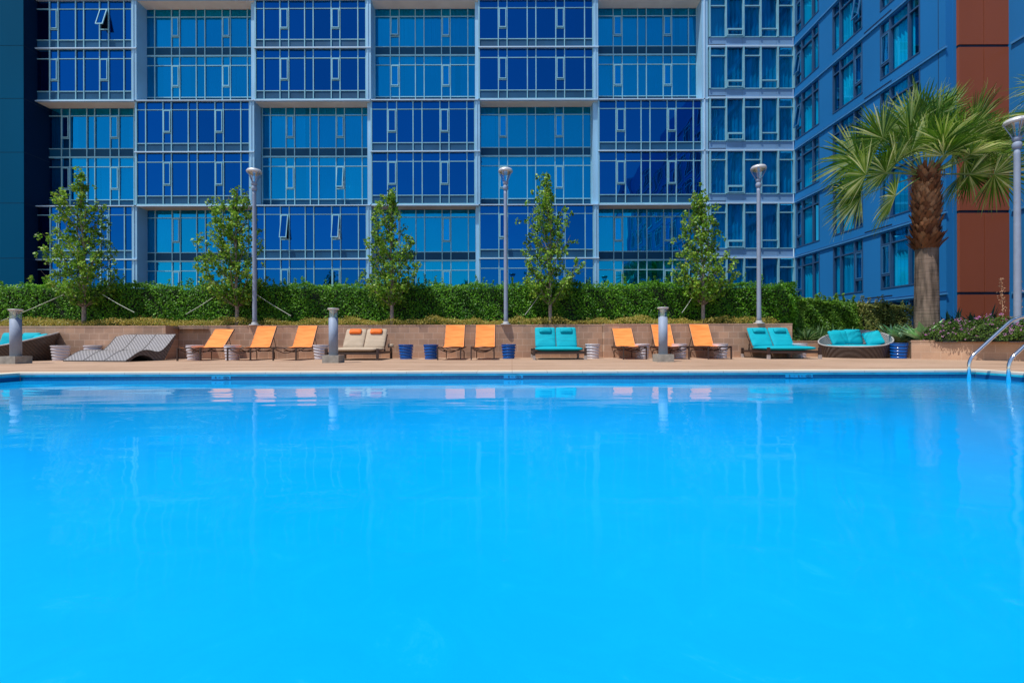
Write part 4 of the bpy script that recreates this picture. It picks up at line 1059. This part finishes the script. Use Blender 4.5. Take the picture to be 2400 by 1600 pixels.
strap_plant('agave', 'pale green agave left of the big one, behind the blue stool', (PX(2108,14.1), 14.1, .45), 30, .85, .22, M['agave'], .72, .3, 51)
strap_plant('agave', 'pale agave between daybed and palm, furthest back', (PX(2090,14.4), 14.4, .47), 30, .85, .13, M['agave'], .85, .3, 52)
for i, (px, D, L_, lab) in enumerate(((2232,13.6,.95,'dark yucca right of the palm trunk'),(2276,13.6,1.0,'dark yucca in front of the rust pier, left one'),(2308,13.4,1.05,'dark yucca in front of the rust pier, right one'))):
    strap_plant('yucca', lab, (PX(px,D), D, .5), 30, L_*1.1, .17, M['dark_agave'], 1.0, .15, 60+i)
def lantana(label, cx, cy, rx, ry, hz, n, nf, seed):
    rs = np.random.RandomState(seed); t = thing('flowering_shrub', label, 'shrub', (cx, cy, .48), math.atan2(5.2-12.9, 17.2-11.3))
    a = rs.uniform(0,2*PI,n); q = rs.rand(n)**.5; z = hz*np.sqrt(np.clip(1-q**2,0,1))*(rs.rand(n)**.25)*(1+.25*np.sin(a*5+q*6))
    pts = np.stack([rx*q*np.cos(a), ry*q*np.sin(a), z+.02],1)
    nn = pts*[.6,1,1.5]+rs.normal(size=(n,3))*.5; sz = rs.uniform(.03,.055,n)
    leafmesh('foliage', pts, nn, sz, sz*.7, M['lantana'], t)
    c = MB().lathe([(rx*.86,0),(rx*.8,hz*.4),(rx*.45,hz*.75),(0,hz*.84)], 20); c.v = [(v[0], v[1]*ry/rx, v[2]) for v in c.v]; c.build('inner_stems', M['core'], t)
    a = rs.uniform(0,2*PI,nf); q = rs.rand(nf)**.5; z = hz*np.sqrt(np.clip(1-q**2,0,1))*(1+.25*np.sin(a*5+q*6))+.03
    base = np.stack([rx*q*np.cos(a), ry*q*np.sin(a), z],1); m_ = 9
    pp = (base[:,None,:]+rs.normal(0,.014,(nf,m_,3))).reshape(-1,3); sz = rs.uniform(.014,.026,len(pp))
    fl_ = leafmesh('blossoms', pp, rs.normal(size=pp.shape)+[0,-1,.8], sz, sz*.9, M['flower'], t); fl_['kind'] = 'stuff'
lantana('pink flowering shrub at the planter corner beside the agave', 12.1, 12.45, .70, .5, .50, 5000, 80, 71)
lantana('pink flowering shrub in the middle of the planter, the tallest', 12.55, 11.75, .80, .6, .56, 6500, 120, 72)
lantana('pink flowering shrub behind the handrail', 13.0, 10.95, .80, .6, .54, 6500, 120, 73)
lantana('pink flowering shrub cut by the right edge', 13.5, 10.1, .7, .6, .56, 5000, 90, 74)
def stalk(label, px, D, ytop, seed):
    rr = random.Random(seed); p0 = Vector((PX(px,D), D, .5)); p1 = P(px-4, ytop, D)
    t = thing('flower_stalk', label, 'plant', p0); H = p1.z-.5; b = MB().tube([(0,0,0),(-.02,0,H*.5),(-.05,0,H)], [.010,.007,.004], 6)
    b.build('stem', M['stalk'], t); n = 170; rs = np.random.RandomState(seed)
    u = rs.rand(n)**.8; pts = np.stack([rs.normal(0,.05,n)*(1.2-u)-.05*(.45+.55*u), rs.normal(0,.04,n), H*(.45+.55*u)],1)
    sh_ = leafmesh('seeds', pts, rs.normal(size=(n,3)), .035, .025, M['stalk'], t); sh_['kind'] = 'stuff'
stalk('dry flower stalk in front of the rust pier', 2352, 12.6, 652, 81)
stalk('dry flower stalk right of the last street lamp', 2392, 12.9, 660, 82)

# ------------------------------------------------------------------ fan palms
def frond(rr, tgt_dir, pet, bl, base, lv, th, pt, nleaf=40, spread=R(100), face=None):
    """petiole from base along tgt_dir, drooping; then a fan blade"""
    d = tgt_dir.normalized(); m_ = 6; pts = []
    for j in range(m_+1):
        u = j/m_; pts.append(base + d*pet*u + Vector((0,0,-.10*pet*u*u)))
    pt.tube(pts, [.022-.010*j/m_ for j in range(m_+1)], 6)
    hub = pts[-1]; ax = (pts[-1]-pts[-2]).normalized()
    side = ax.cross(Vector((0,0,1))); side = side.normalized() if side.length > .05 else Vector((1,0,0))
    if face is not None: side = (side*math.cos(face) + side.cross(ax)*math.sin(face)).normalized()
    nr = side.cross(ax).normalized()
    for i in range(nleaf):
        th_ = -spread + 2*spread*i/(nleaf-1) + rr.uniform(-.02,.02)
        ld = (ax*math.cos(th_) + side*math.sin(th_)).normalized(); L_ = bl*(1-.30*abs(th_/spread)**2)*rr.uniform(.9,1.08)
        lift = nr*(.22*(1-abs(th_)/spread)) ; 
        wv = ld.cross(nr).normalized(); vs = []; n = 6
        dr = rr.uniform(.05,.35) if rr.random() < .8 else rr.uniform(.5,1.0)
        for j in range(n+1):
            u = j/n; p = hub + ld*L_*u + nr*(.10*abs(math.sin(th_))*u) + Vector((0,0,-dr*L_*max(0,u-.45)**1.7))
            wj = L_*(2*spread/(nleaf-1))*.5*u*1.02 if u < .45 else L_*(2*spread/(nleaf-1))*.225*(1.02)*(1-(u-.45)/.55)**.6
            fold = nr*(wj*.55*(1 if i % 2 else -1))
            vs += [p-wv*wj, p+nr*wj*.6, p+wv*wj]
        lv.add(vs, [f for j in range(n) for f in ((3*j,3*j+1,3*j+4,3*j+3),(3*j+1,3*j+2,3*j+5,3*j+4))])
        if rr.random() < .55:
            tip = hub + ld*L_*.8 + Vector((0,0,-dr*L_*.35**1.7)); e_ = tip + ld*L_*rr.uniform(.1,.28) + Vector((rr.uniform(-.1,.1),rr.uniform(-.1,.1),rr.uniform(-.22,.08)))
            th.tube([tip, tip.lerp(e_,.5)+Vector((rr.uniform(-.03,.03),0,rr.uniform(-.02,.05))), e_], [.0035,.0028,.002], 3, False)
def make_palm(label, loc, H, rbot, rtop, fronds, seed, skirt=(.52,1.0), hang=14):
    rr = random.Random(seed); t = thing('fan_palm', label, 'palm tree', loc)
    n = 24; pr_ = [(rbot*1.12,0),(rbot,.3)] + [(rbot+(rtop-rbot)*(k/n)**.6, .3+(H-.3)*k/n) for k in range(1,n+1)]
    MB().lathe(pr_, 28).build('trunk', M['ptrunk'], t, True)
    # old leaf bases wrapped round the upper trunk
    b = MB(); z = H*skirt[0]; row = 0
    while z < H*skirt[1]+.15:
        u = (z-H*skirt[0])/(H*(skirt[1]-skirt[0])); nn = 13
        for k in range(nn):
            a = 2*PI*(k+.5*(row % 2))/nn + rr.uniform(-.1,.1); rb = rtop*(1.02+.10*math.sin(PI*min(1,u))) ; l = rr.uniform(.20,.34); wv = rr.uniform(.06,.095)
            out = Vector((math.cos(a),math.sin(a),0)); sd_ = Vector((-math.sin(a),math.cos(a),0)); fl = rr.uniform(.05,.14)+(.12 if u < .12 else 0)
            p0 = out*rb+Vector((0,0,z)); p1 = out*(rb+fl*.4)+Vector((0,0,z+l*.5)); p2 = out*(rb+fl)+Vector((rr.uniform(-.03,.03),rr.uniform(-.03,.03),z+l))
            b.add([p0-sd_*wv*1.2, p0+sd_*wv*1.2, p1+sd_*wv, p1+out*.03, p1-sd_*wv, p2+sd_*wv*.35, p2-sd_*wv*.35], [(0,1,2,3),(0,3,4),(3,2,5,6),(4,3,6)])
        z += .115; row += 1
    b.build('leaf_base', M['boot'], t)
    b = MB()
    for k in range(90):
        a = rr.uniform(0,2*PI); zz = rr.uniform(H*.93, H+.25); o_ = Vector((math.cos(a),math.sin(a),0)); l = rr.uniform(.15,.4)
        p = o_*rtop*.9+Vector((0,0,zz)); q = p+o_*l*.8+Vector((rr.uniform(-.1,.1),rr.uniform(-.1,.1),rr.uniform(-.25,.05)))
        b.tube([p, p.lerp(q,.5)+Vector((0,0,.05)), q], [.008,.006,.003], 4, False)
    b.build('dry_fibre', M['boot'], t)
    for (az, el, pet, bl, face) in fronds:
        lv = MB(); pt = MB(); th = lv; pet *= 1.12; bl *= 1.1
        d = Vector((math.cos(R(az))*math.cos(R(el)), math.sin(R(az))*math.cos(R(el)), math.sin(R(el))))
        st_ = Vector((d.x*.12, d.y*.12, H+.02))
        frond(rr, d, pet, bl, st_, lv, th, pt, face=R(face))
        fo = lv.build('frond', M['palm'], t); pt.build('petiole', M['petiole'], fo, True)
    return t
# azimuth 0 = right, 180 = left, 270 = towards the camera
FR = [(262,74,1.25,1.15,0),(128,86,1.75,1.25,0),(15,76,1.7,1.2,20),(5,50,2.15,1.25,60),(352,27,1.6,1.2,62),(350,3,1.45,1.15,60),(20,14,1.5,1.2,50),(205,58,1.45,1.15,-50),(194,36,1.75,1.15,-60),(184,18,1.95,1.2,-62),(190,3,1.8,1.2,-60),(178,-13,1.65,1.15,-60),(200,-25,1.3,1.05,-60),
      (300,50,1.0,1.0,20),(250,42,1.0,1.0,0),(285,18,.9,.9,0),(60,48,1.5,1.1,20),(95,66,1.5,1.1,0),(125,38,1.5,1.1,-20),(155,52,1.5,1.1,-30),(30,30,1.4,1.1,30),(215,76,1.55,1.1,-10),(330,40,1.2,1.0,30),
      (265,68,.75,1.1,0),(200,48,.85,1.1,-45),(345,52,.85,1.1,45),(230,62,.8,1.1,-20),(310,64,.85,1.1,20),(190,24,.95,1.05,-60),(352,30,.95,1.05,60),(100,75,.9,1.2,0),(186,8,1.1,1.0,-50),(357,6,1.0,1.0,50),(255,28,.7,.95,0),(282,48,.7,1.0,0)]
DPm = 13.7; pl = P(2172, 750, DPm)
palm = make_palm('large fan palm with orange brown leaf bases, in front of the blue wing', (PX(2172,DPm), DPm, .45), 5.0, .315, .25, FR, 91, (.56,1.0))
FR2 = [(180,8,1.3,1.2,0),(172,-14,1.1,1.2,0),(190,35,1.2,1.2,0),(200,60,1.1,1.1,0),(90,70,1.1,1.1,0),(20,40,1.2,1.2,0),(350,10,1.2,1.2,0),(270,40,1.1,1.1,0),(100,20,1.2,1.2,0),(230,10,1.1,1.1,0)]
make_palm('fan palm mostly outside the right edge, only frond tips showing', (PX(2590,12.4), 12.4, .45), 6.2, .34, .25, FR2, 92, (.6,1.0))
